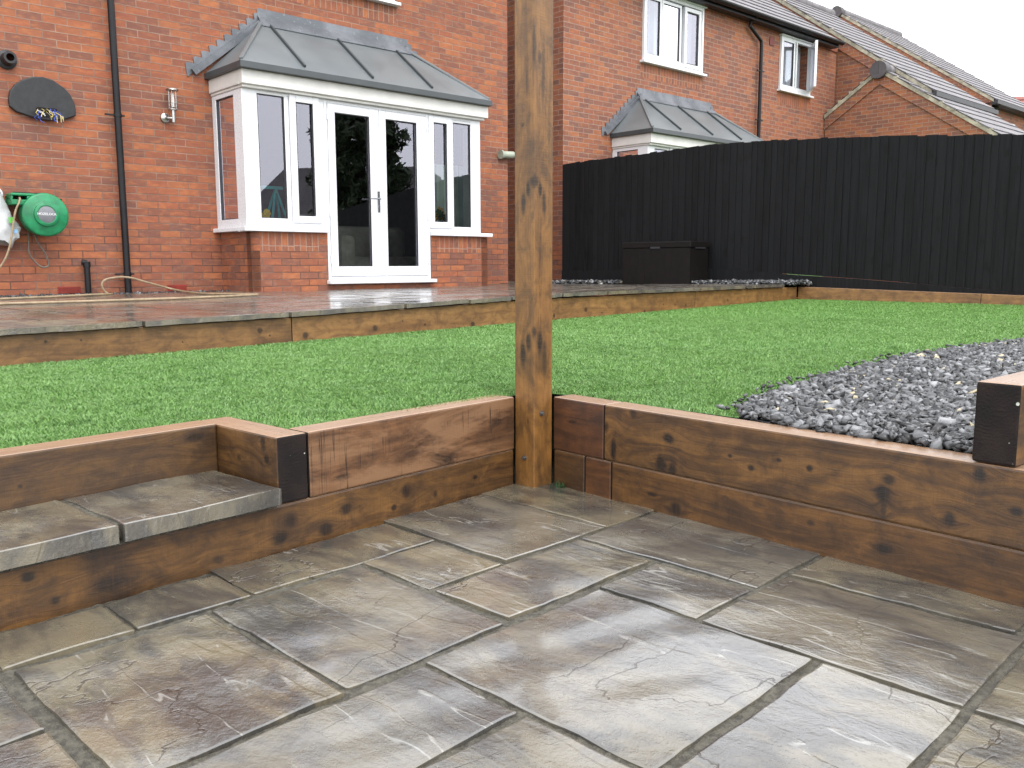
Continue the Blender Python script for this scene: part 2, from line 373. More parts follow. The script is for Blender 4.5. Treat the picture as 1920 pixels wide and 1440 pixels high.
t = NT('window_glass'); t.t.nodes.remove(t.p)
fr = t.n('ShaderNodeFresnel'); fr.inputs[0].default_value = 1.62
tr = t.n('ShaderNodeBsdfTransparent'); tr.inputs[0].default_value = (0.80, 0.84, 0.83, 1)
gl = t.n('ShaderNodeBsdfGlossy'); gl.inputs['Color'].default_value = (0.90, 0.90, 1.0, 1); gl.inputs['Roughness'].default_value = 0.0
t.set(gl.inputs['Normal'], t.bump(t.noise(t.obj(), 1.1, 1, 0.4), 0.02, 0.05))
mx = t.n('ShaderNodeMixShader'); t.set(mx.inputs[0], t.math('MULTIPLY', fr.outputs[0], 3.1, clamp=True)); t.set(mx.inputs[1], tr.outputs[0]); t.set(mx.inputs[2], gl.outputs[0])
t.set(t.out.inputs[0], mx.outputs[0]); M['glass'] = t.mat

t = NT('lead_flashing'); o = t.obj(); n1 = t.noise(o, 3, 5, 0.6); n2 = t.noise(o, 25, 4, 0.6)
c = t.mix(t.maprange(n1, 0.35, 0.65), (0.10, 0.108, 0.12), (0.17, 0.178, 0.195)); c = t.mix(t.maprange(n2, 0.6, 0.7), c, (0.20, 0.205, 0.22))
M['lead'] = t.fin(c, 0.48, t.bump(n1, 0.5, 0.02), 0.35)
t = NT('grey_membrane_roof'); o = t.obj(); n1 = t.noise(o, 2.2, 5, 0.6); n2 = t.noise(o, 90, 3, 0.6)
c = t.mix(t.maprange(n1, 0.3, 0.7), (0.105, 0.119, 0.124), (0.135, 0.149, 0.153))
M['membrane'] = t.fin(c, t.math('MULTIPLY_ADD', n1, 0.25, 0.22), t.bump(n2, 0.12, 0.002), spec=0.5)
t = NT('grey_roof_trim'); o = t.obj(); n1 = t.noise(o, 5, 5, 0.6)
M['trim'] = t.fin(t.mix(n1, (0.032, 0.038, 0.041), (0.06, 0.069, 0.073)), 0.4, t.bump(t.noise(o, 40, 3), 0.1, 0.002))
def tile_mat(name, a, b, vw=0.30):
    t = NT(name); u, v, _ = t.sep(t.uv()); row = t.math('FLOOR', t.math('DIVIDE', v, 0.34))
    wn = t.n('ShaderNodeTexWhiteNoise', noise_dimensions='2D'); t.set(wn.inputs['Vector'], t.comb(t.math('FLOOR', t.math('ADD', t.math('DIVIDE', u, vw), t.math('MULTIPLY', row, 0.5))), row))
    fu = t.math('FRACT', t.math('ADD', t.math('DIVIDE', u, vw), t.math('MULTIPLY', row, 0.5)))
    gap = t.math('LESS_THAN', t.math('MINIMUM', fu, t.math('SUBTRACT', 1.0, fu)), 0.02)
    c = t.mix(wn.outputs['Value'], a, b); c = t.mix(t.math('MULTIPLY', t.maprange(t.noise(t.uv(), 3, 5, 0.6), 0.4, 0.7), 0.4), c, tuple(x * 1.5 for x in b))
    c = t.mix(t.math('MULTIPLY', gap, 0.8), c, tuple(x * 0.3 for x in a))
    return t.fin(c, 0.62, t.bump(t.noise(t.uv(), 30, 4), 0.4, 0.01))
M['tile'] = tile_mat('grey_concrete_tile', (0.095, 0.088, 0.092), (0.135, 0.125, 0.13))
M['tile_red'] = tile_mat('red_roof_tile', (0.22, 0.08, 0.065), (0.28, 0.11, 0.09))
M['tile_dark'] = tile_mat('dark_roof_tile', (0.035, 0.03, 0.032), (0.06, 0.052, 0.055))

# timbers: stained brown softwood sleepers, wet
LT, MD, DK = (0.142, 0.067, 0.0170), (0.060, 0.0265, 0.0075), (0.012, 0.0062, 0.0038)
M['sleeper'] = wood_mat('stained_sleeper', LT, MD, DK)
M['sleeper_pale'] = wood_mat('pale_sleeper', (0.26, 0.135, 0.045), (0.19, 0.090, 0.029), (0.05, 0.024, 0.012), stain=0.35, auto=0.9)
M['sleeper_rough'] = wood_mat('rough_sawn_sleeper', (0.150, 0.070, 0.029), (0.080, 0.034, 0.013), (0.020, 0.010, 0.006),
    knots=[(0.384, -0.60, 0.04, 0.05, .75), (0.365, -0.650, 0.06, 0.02, .9), (0.10, -0.552, .03, .02, .6), (0.78, -0.630, .03, .012, .8), (0.56, -0.545, .05, .012, .5)], saw=0.8, stain=0.6, auto=0, seed=3)
M['sleeper_l_low'] = wood_mat('lower_left_sleeper', LT, MD, DK,
    knots=[(1.662, -.698, .014, .012, .9), (1.61, -.769, .012, .010, .8), (1.001, -.767, .025, .020, .9), (.843, -.777, .022, .020, .9), (1.196, -.779, .018, .012, .7), (.769, -.728, .022, .018, .9),
           (.579, -.767, .012, .010, .9), (.526, -.725, .018, .024, .9), (.397, -.758, .010, .012, .8), (.204, -.737, .012, .008, .9), (.964, -.724, .02, .02, .7), (1.49, -.765, .035, .02, .6)], bands=[(1.48, .09, .75), (0.98, .07, .4)], auto=0, seed=5)
M['sleeper_r_top'] = wood_mat('upper_right_sleeper', LT, MD, DK,
    knots=[(.294, -.625, .012, .040, 1), (.527, -.552, .022, .018, .95), (.500, -.640, .022, .030, .9), (.545, -.650, .016, .028, .9), (.522, -.618, .03, .012, .7), (.76, -.571, .007, .006, .9), (.833, -.595, .012, .010, .95), (.924, -.556, .009, .006, .9),
           (1.021, -.564, .010, .009, .95), (1.243, -.556, .018, .014, .9), (1.231, -.594, .022, .022, .95), (1.236, -.635, .008, .025, .6), (1.401, -.628, .018, .018, .9), (1.549, -.576, .014, .012, .9), (1.464, -.500, .014, .022, .9), (.378, -.490, .014, .016, .8), (.26, -.552, .01, .02, .7)], auto=0, seed=11)
M['sleeper_r_low'] = wood_mat('lower_right_sleeper', (0.134, 0.060, 0.0145), (0.060, 0.0260, 0.007), DK,
    knots=[(.464, -.750, .022, .008, .95), (.559, -.775, .020, .020, .9), (1.239, -.744, .026, .014, .95), (1.028, -.72, .012, .007, .7), (.86, -.70, .02, .012, .5)], auto=0, seed=17)
M['post'] = wood_mat('brown_post_timber', (0.215, 0.100, 0.0240), (0.130, 0.058, 0.0145), (0.030, 0.0165, 0.008),
    knots=[(.285, 0.0, .022, .026, .85), (.262, -.030, .030, .012, 1), (.262, .030, .030, .012, 1), (.215, -.052, .050, .012, .9), (.215, .050, .045, .012, .9), (-.235, .0, .022, .014, .9), (-.275, -.028, .040, .016, .95), (-.315, -.055, .060, .018, .95), (-.275, .030, .045, .016, 1), (-.34, .055, .09, .014, .7), (.735, .0, .085, .012, .8), (.70, .028, .022, .012, .7), (.62, -.035, .05, .006, .6), (.66, .045, .12, .010, .55), (.48, -.055, .008, .008, .7), (.05, .03, .10, .006, .4), (-.56, -.03, .012, .006, .7)], auto=0, stain=0.7, gscale=0.9, topsheen=False, seed=2, bands=[])
t = NT('wet_end_grain'); uvn = t.uv(); n1 = t.noise(uvn, 9, 5, 0.6); n2 = t.noise(uvn, 160, 3, 0.7)
d = t.vmath('LENGTH', t.comb(t.math('MULTIPLY', t.sep(uvn)[0], 1.0), t.math('MULTIPLY', t.sep(uvn)[1], 1.0)))
rg = t.math('MULTIPLY', t.math('SINE', t.math('ADD', t.math('MULTIPLY', d, 620.0), t.math('MULTIPLY', n1, 30.0))), t.maprange(t.noise(uvn, 22, 3, .6), 0.45, 0.65))
c = t.mix(t.maprange(n1, 0.3, 0.7), (0.006, 0.0045, 0.0042), (0.015, 0.0095, 0.0078)); c = t.mix(t.math('MULTIPLY', t.maprange(rg, 0.2, 1.0), 0.35), c, (0.022, 0.015, 0.011))
chip = t.maprange(t.noise(uvn, 42, 1, 0.3), 0.715, 0.74); c = t.mix(chip, c, (0.42, 0.44, 0.38))
M['endgrain'] = t.fin(c, 0.72, t.bump(t.math('ADD', n2, t.math('MULTIPLY', rg, 0.10)), 0.5, 0.004), spec=0.22)

# riven concrete paving
def paving(name, red=0.0, fine=1.0, rough=0.0, lift=1.0):
    t = NT(name); P = t.pos(); a = t.attr(); ch = t.sep(a.outputs['Vector'])
    off = t.comb(t.math('MULTIPLY', ch[0], 31.0), t.math('MULTIPLY', ch[1], 17.0), 0.0); Q = t.vmath('ADD', P, off)
    rot = t.n('ShaderNodeMapping'); t.set(rot.inputs[0], Q); rot.inputs[2].default_value = (0, 0, R(45)); Qr = rot.outputs[0]
    S = t.scl(Qr, (1.0, 2.0, 1.0))
    n1 = t.noise(S, 3.2, 5, 0.55, 0.6); n2 = t.noise(S, 6.5, 4, 0.6, 0.3); n3 = t.noise(Q, 140, 3, 0.7); n4 = t.noise(Q, 26, 5, 0.65)
    c = t.mix(t.maprange(n1, 0.38, 0.60), (0.040, 0.038, 0.033), (0.135, 0.115, 0.074))
    c = t.mix(t.math('MULTIPLY', t.maprange(n2, 0.50, 0.66), 0.6), c, (0.046, 0.042, 0.038))
    c = t.mix(t.math('MULTIPLY', t.maprange(n2, 0.44, 0.34), 0.45), c, (0.145, 0.118, 0.068))
    c = t.mix(t.math('MULTIPLY', ch[2], 0.60), c, t.mix(t.maprange(n1, 0.35, 0.65), (0.054, 0.053, 0.051), (0.100, 0.096, 0.086)))
    if red: c = t.mix(red, c, (0.085, 0.060, 0.055))
    c = t.mix(t.math('MULTIPLY', t.maprange(n3, 0.55, 0.75), 0.35), c, (0.17, 0.15, 0.12))
    # riven ledges: stepped heights
    lv = t.math('MULTIPLY', t.noise(t.scl(Qr, (0.7, 3.8, 1)), 2.0, 3, 0.45, 0.0), 5.0); fl = t.math('FLOOR', lv); fr_ = t.math('FRACT', lv)
    ledge = t.math('ADD', fl, t.maprange(fr_, 0.86, 1.0))
    crack = t.math('SUBTRACT', 1.0, t.maprange(t.math('ABSOLUTE', t.math('SUBTRACT', t.noise(t.scl(Qr, (2.2, 1, 1)), 1.5, 5, 0.50, 0.1), 0.5)), 0.0, 0.0042))
    crm = t.math('MULTIPLY', crack, t.maprange(t.noise(Q, 1.7, 2, 0.5), 0.45, 0.57))
    edge = t.math('MULTIPLY', t.math('MULTIPLY', t.maprange(fr_, 0.915, 0.945), t.math('SUBTRACT', 1.0, t.maprange(fr_, 0.955, 0.985))), t.maprange(t.noise(Q, 5.5, 3, 0.6), 0.50, 0.60))
    nzz = t.maprange(t.sep(t.n('ShaderNodeNewGeometry').outputs['Normal'])[2], 0.5, 0.9); edge = t.math('MULTIPLY', edge, nzz)
    c = t.mix(t.math('MULTIPLY', edge, 0.6), c, (0.28, 0.275, 0.25))  # pale ledge lips: glint of the sky painted into the slab colour
    c = t.mix(t.math('MULTIPLY', crm, 0.7), c, (0.05, 0.038, 0.030))
    if lift != 1.0: c = t.mix(1.0, c, (lift, lift, lift), 'MULTIPLY')
    h = t.math('ADD', t.math('MULTIPLY', ledge, 0.40), t.math('ADD', t.math('MULTIPLY', n4, 0.9 * fine), t.math('MULTIPLY', n3, 0.30 * fine)))
    h = t.math('SUBTRACT', h, t.math('MULTIPLY', crm, 1.0))
    h = t.math('ADD', h, t.math('MULTIPLY', n2, 1.6))
    rg = t.math('MULTIPLY_ADD', t.maprange(t.noise(Q, 2.3, 4, 0.6), 0.38, 0.62), 0.22, 0.10 + rough)
    rg = t.math('ADD', rg, t.math('MULTIPLY', t.maprange(n4, 0.5, 0.7), 0.12))
    t.p.inputs['Coat IOR'].default_value = 1.4
    return t.fin(c, rg, t.bump(h, 0.72, 0.0045), spec=0.95, coat=t.maprange(t.noise(Q, 1.6, 4, 0.6), 0.40, 0.58, 0.15, 1.0))
M['paving'] = paving('riven_paving')
M['paving_deck'] = paving('riven_paving_terrace', red=0.22, rough=0.06, lift=1.25)
t = NT('sandy_mortar'); P = t.pos(); n1 = t.noise(P, 12, 4, 0.6); n2 = t.noise(P, 260, 3, 0.7); n3 = t.noise(P, 60, 4, 0.6)
c = t.mix(t.maprange(n3, 0.35, 0.65), (0.045, 0.041, 0.030), (0.105, 0.096, 0.072)); c = t.mix(t.math('MULTIPLY', t.maprange(n2, 0.5, 0.7), 0.5), c, (0.17, 0.155, 0.12))
M['mortar'] = t.fin(c, 0.75, t.bump(t.math('ADD', n2, t.math('MULTIPLY', n3, 1.5)), 0.9, 0.008))
t = NT('turf_backing'); P = t.pos(); n1 = t.noise(P, 5, 4, 0.6)
M['turf'] = t.fin(t.mix(n1, (0.055, 0.150, 0.030), (0.080, 0.205, 0.045)), 0.85, t.bump(t.noise(P, 90, 3), 0.5, 0.01))
t = NT('turf_blades'); a = t.attr(); P = t.pos(); n1 = t.noise(P, 1.5, 3, 0.6); n2 = t.noise(P, 14, 4, 0.65)
c = t.mix(1.0, a.outputs['Color'], t.mix(n1, (0.80, 0.86, 0.80), (1.18, 1.12, 1.12)), 'MULTIPLY'); c = t.mix(t.math('MULTIPLY', t.maprange(n2, 0.42, 0.62), 0.45), c, (0.25, 0.40, 0.17))
n3 = t.noise(t.scl(P, (7, 16, 7)), 1.0, 4, 0.65, 0.5); c = t.mix(t.math('MULTIPLY', t.maprange(n3, 0.54, 0.68), 0.55), c, (0.050, 0.125, 0.028)); c = t.mix(t.math('MULTIPLY', t.maprange(P and t.sep(P)[1], 5.0, 9.5), 0.40), c, (0.115, 0.245, 0.035))
M['blade'] = t.fin(c, 0.55, spec=0.3)
t = NT('slate_chippings'); a = t.attr(); n1 = t.noise(t.pos(), 60, 4, 0.6)
M['slate'] = t.fin(t.mix(1.0, a.outputs['Color'], t.mix(n1, (0.7, 0.7, 0.7), (1.25, 1.25, 1.25)), 'MULTIPLY'), 0.34, t.bump(n1, 0.3, 0.004))
M['soil'] = simple('dark_weed_membrane', (0.030, 0.031, 0.034), 0.8, bump=0.6)
M['earth'] = simple('open_ground', (0.10, 0.12, 0.06), 0.95, scale=0.6, var=0.3)
t = NT('black_fence_stain'); uv = t.uv(); u, v, _ = t.sep(uv); a = t.sep(t.attr().outputs['Vector'])
g = t.noise(t.comb(t.math('MULTIPLY', u, 60.0), t.math('MULTIPLY', v, 2.2), t.math('MULTIPLY', a[0], 20.0)), 1.0, 5, 0.62); kn = t.noise(t.comb(t.math('MULTIPLY', u, 9.0), t.math('MULTIPLY', v, 5.0), t.math('MULTIPLY', a[0], 9.0)), 1.0, 2, 0.5)
c = t.mix(t.maprange(g, 0.3, 0.7), (0.0014, 0.0015, 0.0018), (0.0072, 0.0077, 0.0090)); c = t.mix(t.math('MULTIPLY', a[1], 0.6), c, (0.0085, 0.0092, 0.0102))
c = t.mix(t.math('MULTIPLY', t.maprange(kn, 0.62, 0.72), 0.8), c, (0.0018, 0.0018, 0.0018))
M['fence'] = t.fin(c, t.math('MULTIPLY_ADD', g, 0.2, 0.62), t.bump(g, 0.7, 0.006), spec=0.22)

# ------------------------------------------------------------------ the facade frame: x along the fronts, y into the houses
YH = R(47.5); OX, OY = -4.4 * 1.025, 8.45 * 1.025
H = Matrix.Translation((OX, OY, 0)) @ Matrix.Rotation(R(42.5), 4, 'Z')
def hp(x, y, z): return H @ Vector((x, y, z))

def frame_rect(mb, x0, x1, z0, z1, w, y0, y1, wb=None, wt_=None):
    wb = w if wb is None else wb; wt_ = w if wt_ is None else wt_
    mb.box(x0, x0 + w, y0, y1, z0, z1); mb.box(x1 - w, x1, y0, y1, z0, z1)
    mb.box(x0 + w, x1 - w, y0 + .0015, y1 - .0015, z0, z0 + wb); mb.box(x0 + w, x1 - w, y0 + .0015, y1 - .0015, z1 - wt_, z1)
def pane(name, parent, x0, x1, z0, z1, y, axis='y'):
    mb = MB()
    if axis == 'y': mb.face([(x0, y, z0), (x1, y, z0), (x1, y, z1), (x0, y, z1)])
    else: mb.face([(y, x0, z0), (y, x1, z0), (y, x1, z1), (y, x0, z1)])
    o = mb.build(name, M['glass'], parent, H); return o
def sealring(mb, x0, x1, z0, z1, y, w=.008, axis='y'):
    for a0, a1, b0, b1 in ((x0, x0 + w, z0, z1), (x1 - w, x1, z0, z1), (x0 + w, x1 - w, z0, z0 + w), (x0 + w, x1 - w, z1 - w, z1)):
        if axis == 'y': mb.box(a0, a1, y - .004, y + .014, b0, b1)
        else: mb.box(y - .004, y + .014, a0, a1, b0, b1)

def bay(root, du, main_brick, soldier, opening=True):
    """box bay with lean-to membrane roof, window units either side of french doors"""
    D = du
    # dado walls
    mb = MB()
    def wallseg(p, q, z0, z1, th=0.1, m=0):
        (xa, ya), (xb, yb) = p, q; d = Vector((xb - xa, yb - ya)); L = d.length; n = Vector((-d.y, d.x)) / L * th
        a, b = Vector((xa, ya)), Vector((xb, yb)); uvb = xa + ya * .97
        def f(P0, P1, u0, u1): mb.face([(P0.x, P0.y, z0), (P1.x, P1.y, z0), (P1.x, P1.y, z1), (P0.x, P0.y, z1)], m, [(u0, z0), (u1, z0), (u1, z1), (u0, z1)])
        f(a, b, uvb, uvb + L); f(b, b + n, 0, th); f(b + n, a + n, uvb + L, uvb); f(a + n, a, 0, th)
        mb.face([(a.x, a.y, z1), (b.x, b.y, z1), ((b + n).x, (b + n).y, z1), ((a + n).x, (a + n).y, z1)], m)
    x0, x1, yf = 1.80 + D, 5.13 + D, -.60
    wallseg((x0, .12), (x0, yf), -.6, .36); wallseg((x1, yf), (x1, .12), -.6, .36)
    wallseg((x0, yf), (2.735 + D, yf), -.6, .16); wallseg((4.20 + D, yf), (x1, yf), -.6, .16)
    wallseg((x0, yf), (1.92 + D, yf), .16, .36); wallseg((5.02 + D, yf), (x1, yf), .16, .36)
    wallseg((2.62 + D, yf), (2.735 + D, yf), .16, .36); wallseg((4.20 + D, yf), (4.30 + D, yf), .16, .36)
    wallseg((2.735 + D, yf), (4.20 + D, yf), -.6, -.212)
    mb.build('bay_wall', main_brick, root, H)
    mb = MB(); wallseg((1.92 + D, yf + .001), (2.62 + D, yf + .001), .158, .361); wallseg((4.30 + D, yf + .001), (5.02 + D, yf + .001), .158, .361)
    mb.split('soldier_course', soldier, root, H)
    # sills
    mb = MB(); mb.box(1.71 + D, 2.725 + D, -.665, -.52, .365, .410); mb.box(1.71 + D, 1.83 + D, -.52, .165, .365, .4085); mb.box(4.195 + D, 5.175 + D, -.665, -.52, .365, .410)
    mb.split('window_sill', M['white'], root, H, bevel=.006)
    # corner posts and head
    mb = MB(); mb.box(1.765 + D, 1.93 + D, -.60, -.44, .411, 1.835); mb.box(4.862 + D, 5.02 + D, -.60, -.44, .411, 1.835)
    mb.split('corner_post', M['white'], root, H, bevel=.004)
    # left unit
    def unit(name, xa, xb, parts, zb=.411, zt=1.835):
        f = MB()
        f.box(xa, xb, -.598, -.53, zb, zb + .07); f.box(xa, xb, -.598, -.53, zt - .03, zt)
        seals = MB()
        for kind, a, b, z0, z1 in parts:
            if kind == 'bar': f.box(a, b, -.599, -.53, zb + .07, zt - .03)
        w = f.build(name, M['white'], root, H, bevel=.003)
        for kind, a, b, z0, z1 in parts:
            if kind == 'fixed':
                s = MB(); s.box(a - .03, a, -.5985, -.54, z0, z1); s.box(b, b + .03, -.5985, -.54, z0, z1); s.box(a - .03, b + .03, -.5975, -.54, z0 - .035, z0); s.box(a - .03, b + .03, -.5975, -.54, z1, z1 + .03)
                s.build('frame', M['white'], w, H, bevel=.003)
            if kind == 'sash':
                s = MB(); frame_rect(s, a - .08, b + .075, z0 - .085, z1 + .07, .075, -.618, -.56); s.build('sash', M['white'], w, H, bevel=.006)
            if kind in ('fixed', 'sash'):
                pane('pane', w, a - .005, b + .005, z0 - .005, z1 + .005, -.575)
                g = MB(); sealring(g, a, b, z0, z1, -.590 if kind == 'fixed' else -.600); g.build('seal', M['seal'], w, H)
        return w
    unit('window', 1.93 + D, 2.73 + D, [('fixed', 1.937 + D, 2.25 + D, .508, 1.80), ('bar', 2.255 + D, 2.30 + D, 0, 0), ('sash', 2.385 + D, 2.592 + D, .553, 1.765), ('bar', 2.665 + D, 2.73 + D, 0, 0)])
    unit('window', 4.195 + D, 4.862 + D, [('bar', 4.195 + D, 4.215 + D, 0, 0), ('sash', 4.265 + D, 4.468 + D, .545, 1.745), ('bar', 4.52 + D, 4.573 + D, 0, 0), ('fixed', 4.577 + D, 4.859 + D, .483, 1.773)])
    # side windows
    for xs, sg in ((1.765 + D, 1), (5.02 + D, -1)):
        f = MB(); xx = sorted((xs, xs + sg * .07))
        f.box(xx[0], xx[1], -.44, .12, .411, .50); f.box(xx[0], xx[1], -.44, .12, 1.79, 1.835); f.box(xx[0], xx[1], -.44, -.40, .50, 1.79); f.box(xx[0], xx[1], .03, .12, .50, 1.79)
        w = f.build('side_window', M['white'], root, H, bevel=.003)
        pane('pane', w, -.405, .035, .495, 1.795, xs + sg * .025, axis='x')
        g = MB(); sealring(g, -.40, .03, .50, 1.79, xs + sg * .012, axis='x'); g.build('seal', M['seal'], w, H)
    # french doors
    f = MB(); f.box(2.732 + D, 2.772 + D, -.602, -.52, -.168, 1.835); f.box(4.150 + D, 4.192 + D, -.602, -.52, -.168, 1.835); f.box(2.772 + D, 4.150 + D, -.600, -.52, 1.80, 1.834); f.box(2.772 + D, 4.150 + D, -.600, -.52, -.168, -.128)
    f.build('door_frame', M['white'], root, H, bevel=.004)
    for (xa, xb, ga, gb, hl) in ((2.776 + D, 3.452 + D, 2.865 + D, 3.325 + D, True), (3.456 + D, 4.146 + D, 3.552 + D, 4.000 + D, False)):
        d = MB(); z0, z1, g0, g1 = -.124, 1.796, -.012, 1.705
        d.box(xa, ga, -.612, -.55, z0, z1); d.box(gb, xb, -.612, -.55, z0, z1); d.box(ga, gb, -.6105, -.5515, z0, g0); d.box(ga, gb, -.6105, -.5515, g1, z1)
        door = d.build('french_door', M['white'], root, H, bevel=.005)
        pane('pane', door, ga - .005, gb + .005, g0 - .005, g1 + .005, -.575)
        g = MB(); sealring(g, ga, gb, g0, g1, -.602); g.build('seal', M['seal'], door, H)
        if hl:
            k = MB(); k.box(3.425 + D - .014, 3.425 + D + .014, -.624, -.6125, .62, .865); k.tube([(3.425 + D, -.625, .775), (3.425 + D, -.665, .775), (3.39 + D, -.672, .775), (3.29 + D, -.672, .772)], .010, 8)
            k.tube([(3.425 + D, -.635, .69), (3.425 + D, -.62, .69)], .010, 10); k.build('handle', M['chrome'], door, H, bevel=.003)
            k = MB()
            for zz in (.55, 1.62, .02): k.tube([(2.768 + D, -.616, zz), (2.768 + D, -.616, zz + .10)], .010, 8)
            k.split('hinge', M['white'], door, H)
        else:
            k = MB()
            for zz in (.55, 1.62, .02): k.tube([(4.154 + D, -.616, zz), (4.154 + D, -.616, zz + .10)], .010, 8)
            k.split('hinge', M['white'], door, H)
    mb = MB(); mb.box(2.71 + D, 4.23 + D, -.685, -.52, -.211, -.169); mb.build('door_sill', M['white'], root, H, bevel=.008)
    # fascia, soffit mould
    mb = MB()
    mb.box(1.735 + D, 5.085 + D, -.69, -.60, 1.866, 2.012); mb.box(1.735 + D, 1.79 + D, -.60, .118, 1.866, 2.011); mb.box(5.03 + D, 5.085 + D, -.60, .118, 1.866, 2.011)
    mb.box(1.752 + D, 5.052 + D, -.655, -.50, 1.836, 1.8655); mb.box(1.752 + D, 1.80 + D, -.50, .118, 1.8365, 1.8655); mb.box(5.0 + D, 5.052 + D, -.50, .118, 1.8365, 1.8655)
    mb.build('fascia', M['white_paint'], root, H, bevel=.006)
    # roof
    zt, zb, yw, ye = 2.735, 2.072, .12, -.755; xl, xr, tl, tr_ = 1.695 + D, 5.095 + D, 2.40 + D, 4.36 + D
    mb = MB()
    mb.face([(xl, ye, zb), (xr, ye, zb), (tr_, yw, zt), (tl, yw, zt)]); mb.face([(xl, yw, zb), (xl, ye, zb), (tl, yw, zt)]); mb.face([(xr, ye, zb), (xr, yw, zb), (tr_, yw, zt)])
    mb.face([(xl, yw, zb), (tl, yw, zt), (tr_, yw, zt), (xr, yw, zb)]); mb.face([(xl, ye, zb), (xl, yw, zb), (xr, yw, zb), (xr, ye, zb)])
    rf = mb.build('bay_roof', M['membrane'], root, H)
    mb = MB()
    mb.box(xl - .004, xr + .004, ye - .004, ye + .05, zb - .062, zb + .004); mb.box(xl - .004, xl + .05, ye + .05, yw, zb - .0615, zb + .003); mb.box(xr - .05, xr + .004, ye + .05, yw, zb - .0615, zb + .003)
    mb.build('drip_edge', M['trim'], rf, H, bevel=.004)
    mb = MB(); nrm = Vector((0, -(zt - zb), (yw - ye))).normalized()
    for xb in (2.46, 3.33, 4.18):
        p = Vector((xb + D, ye + .06, zb + .06 * (zt - zb) / (yw - ye))) + nrm * .012; q = Vector((xb + D, yw - .05, zt - .05 * (zt - zb) / (yw - ye))) + nrm * .012
        mb.bar(p, q, .026, .032, up=nrm)
    mb.split('seam_batten', M['trim'], rf, H, bevel=.004)
    mb = MB()
    for a, b in (((xl + .02, ye + .03, zb + .022), (tl, yw - .01, zt + .015)), ((xr - .02, ye + .03, zb + .022), (tr_, yw - .01, zt + .015))): mb.bar(a, b, .04, .03)
    mb.split('hip_batten', M['membrane'], rf, H, bevel=.006)
    # lead flashings
    mb = MB(); n = 10; yq = .112
    for sx, xa, xt in ((1, 1.50 + D, 2.40 + D), (-1, 5.29 + D, 4.36 + D)):
        za, zz = 2.075, 2.80
        for k in range(n):
            ua, ub = xa + (xt - xa) * k / n, xa + (xt - xa) * (k + 1) / n; va, vb = za + (zz - za) * k / n, za + (zz - za) * (k + 1) / n
            lo = -.11
            poly = [(ua, va + lo * .55), (ub, vb + lo * .55), (ub, vb + .012), (ua + .012 * sx, vb + .020), (ua - .016 * sx, vb - .005 + .012)]
            if sx < 0: poly = poly[::-1]
            mb.prism([(p[0], p[1]) for p in poly], yq - .006 - .0005 * (k % 2), yq + .010, axis='y')
        # rolled strip lying on the roof slope
        mb.bar((xa + .06 * sx, .095, za - .01), (xt + .02 * sx, .085, zz - .045), .055, .07)
    for k in range(3):
        ua, ub = tl - .06 + k * (tr_ - tl + .10) / 3, tl - .06 + (k + 1) * (tr_ - tl + .10) / 3 + .012
        mb.face([(ua, .110 - .001 * k, 2.875), (ua, .108 - .001 * k, 2.80), (ub, .108 - .001 * k, 2.80), (ub, .110 - .001 * k, 2.868)])
        mb.face([(ua, .108 - .001 * k, 2.80), (ua, .02 - .002 * k, zt - .045), (ub, .02 - .002 * k, zt - .045), (ub, .108 - .001 * k, 2.80)])
        mb.face([(ua, .02 - .002 * k, zt - .045), (ua, .02 - .002 * k, zt - .065), (ub, .02 - .002 * k, zt - .065), (ub, .02 - .002 * k, zt - .045)])
    mb.build('lead_flashing', M['lead'], root, H)

def tiled_slope(mb, x0, x1, ya, za, yb, zb, course=.34, m=0, step=.022):
    """courses of tiles from eave (ya,za) up to ridge (yb,zb)"""
    L = math.hypot(yb - ya, zb - za); n = max(1, int(L / course)); dy, dz = (yb - ya) / n, (zb - za) / n; nx = Vector((0, -(zb - za), (yb - ya))).normalized()
    if nx.z < 0: nx = -nx
    for k in range(n):
        a = Vector((0, ya + dy * k, za + dz * k)) + nx * step; b = Vector((0, ya + dy * (k + 1), za + dz * (k + 1))) + nx * .004
        v0, v1 = k * .34 + .001, (k + 1) * .34 - .001
        mb.face([(x0, a.y, a.z), (x1, a.y, a.z), (x1, b.y, b.z), (x0, b.y, b.z)], m, [(x0, v0), (x1, v0), (x1, v1), (x0, v1)])
        c = a - nx * (step + .012)
        mb.face([(x0, c.y, c.z), (x1, c.y, c.z), (x1, a.y, a.z), (x0, a.y, a.z)], m, [(x0, v0), (x1, v0), (x1, v0 + .01), (x0, v0 + .01)])
        for xx in (x0, x1): mb.face([(xx, c.y, c.z), (xx, a.y, a.z), (xx, b.y, b.z)], m, [(0, v0), (0, v0 + .01), (0, v1)])

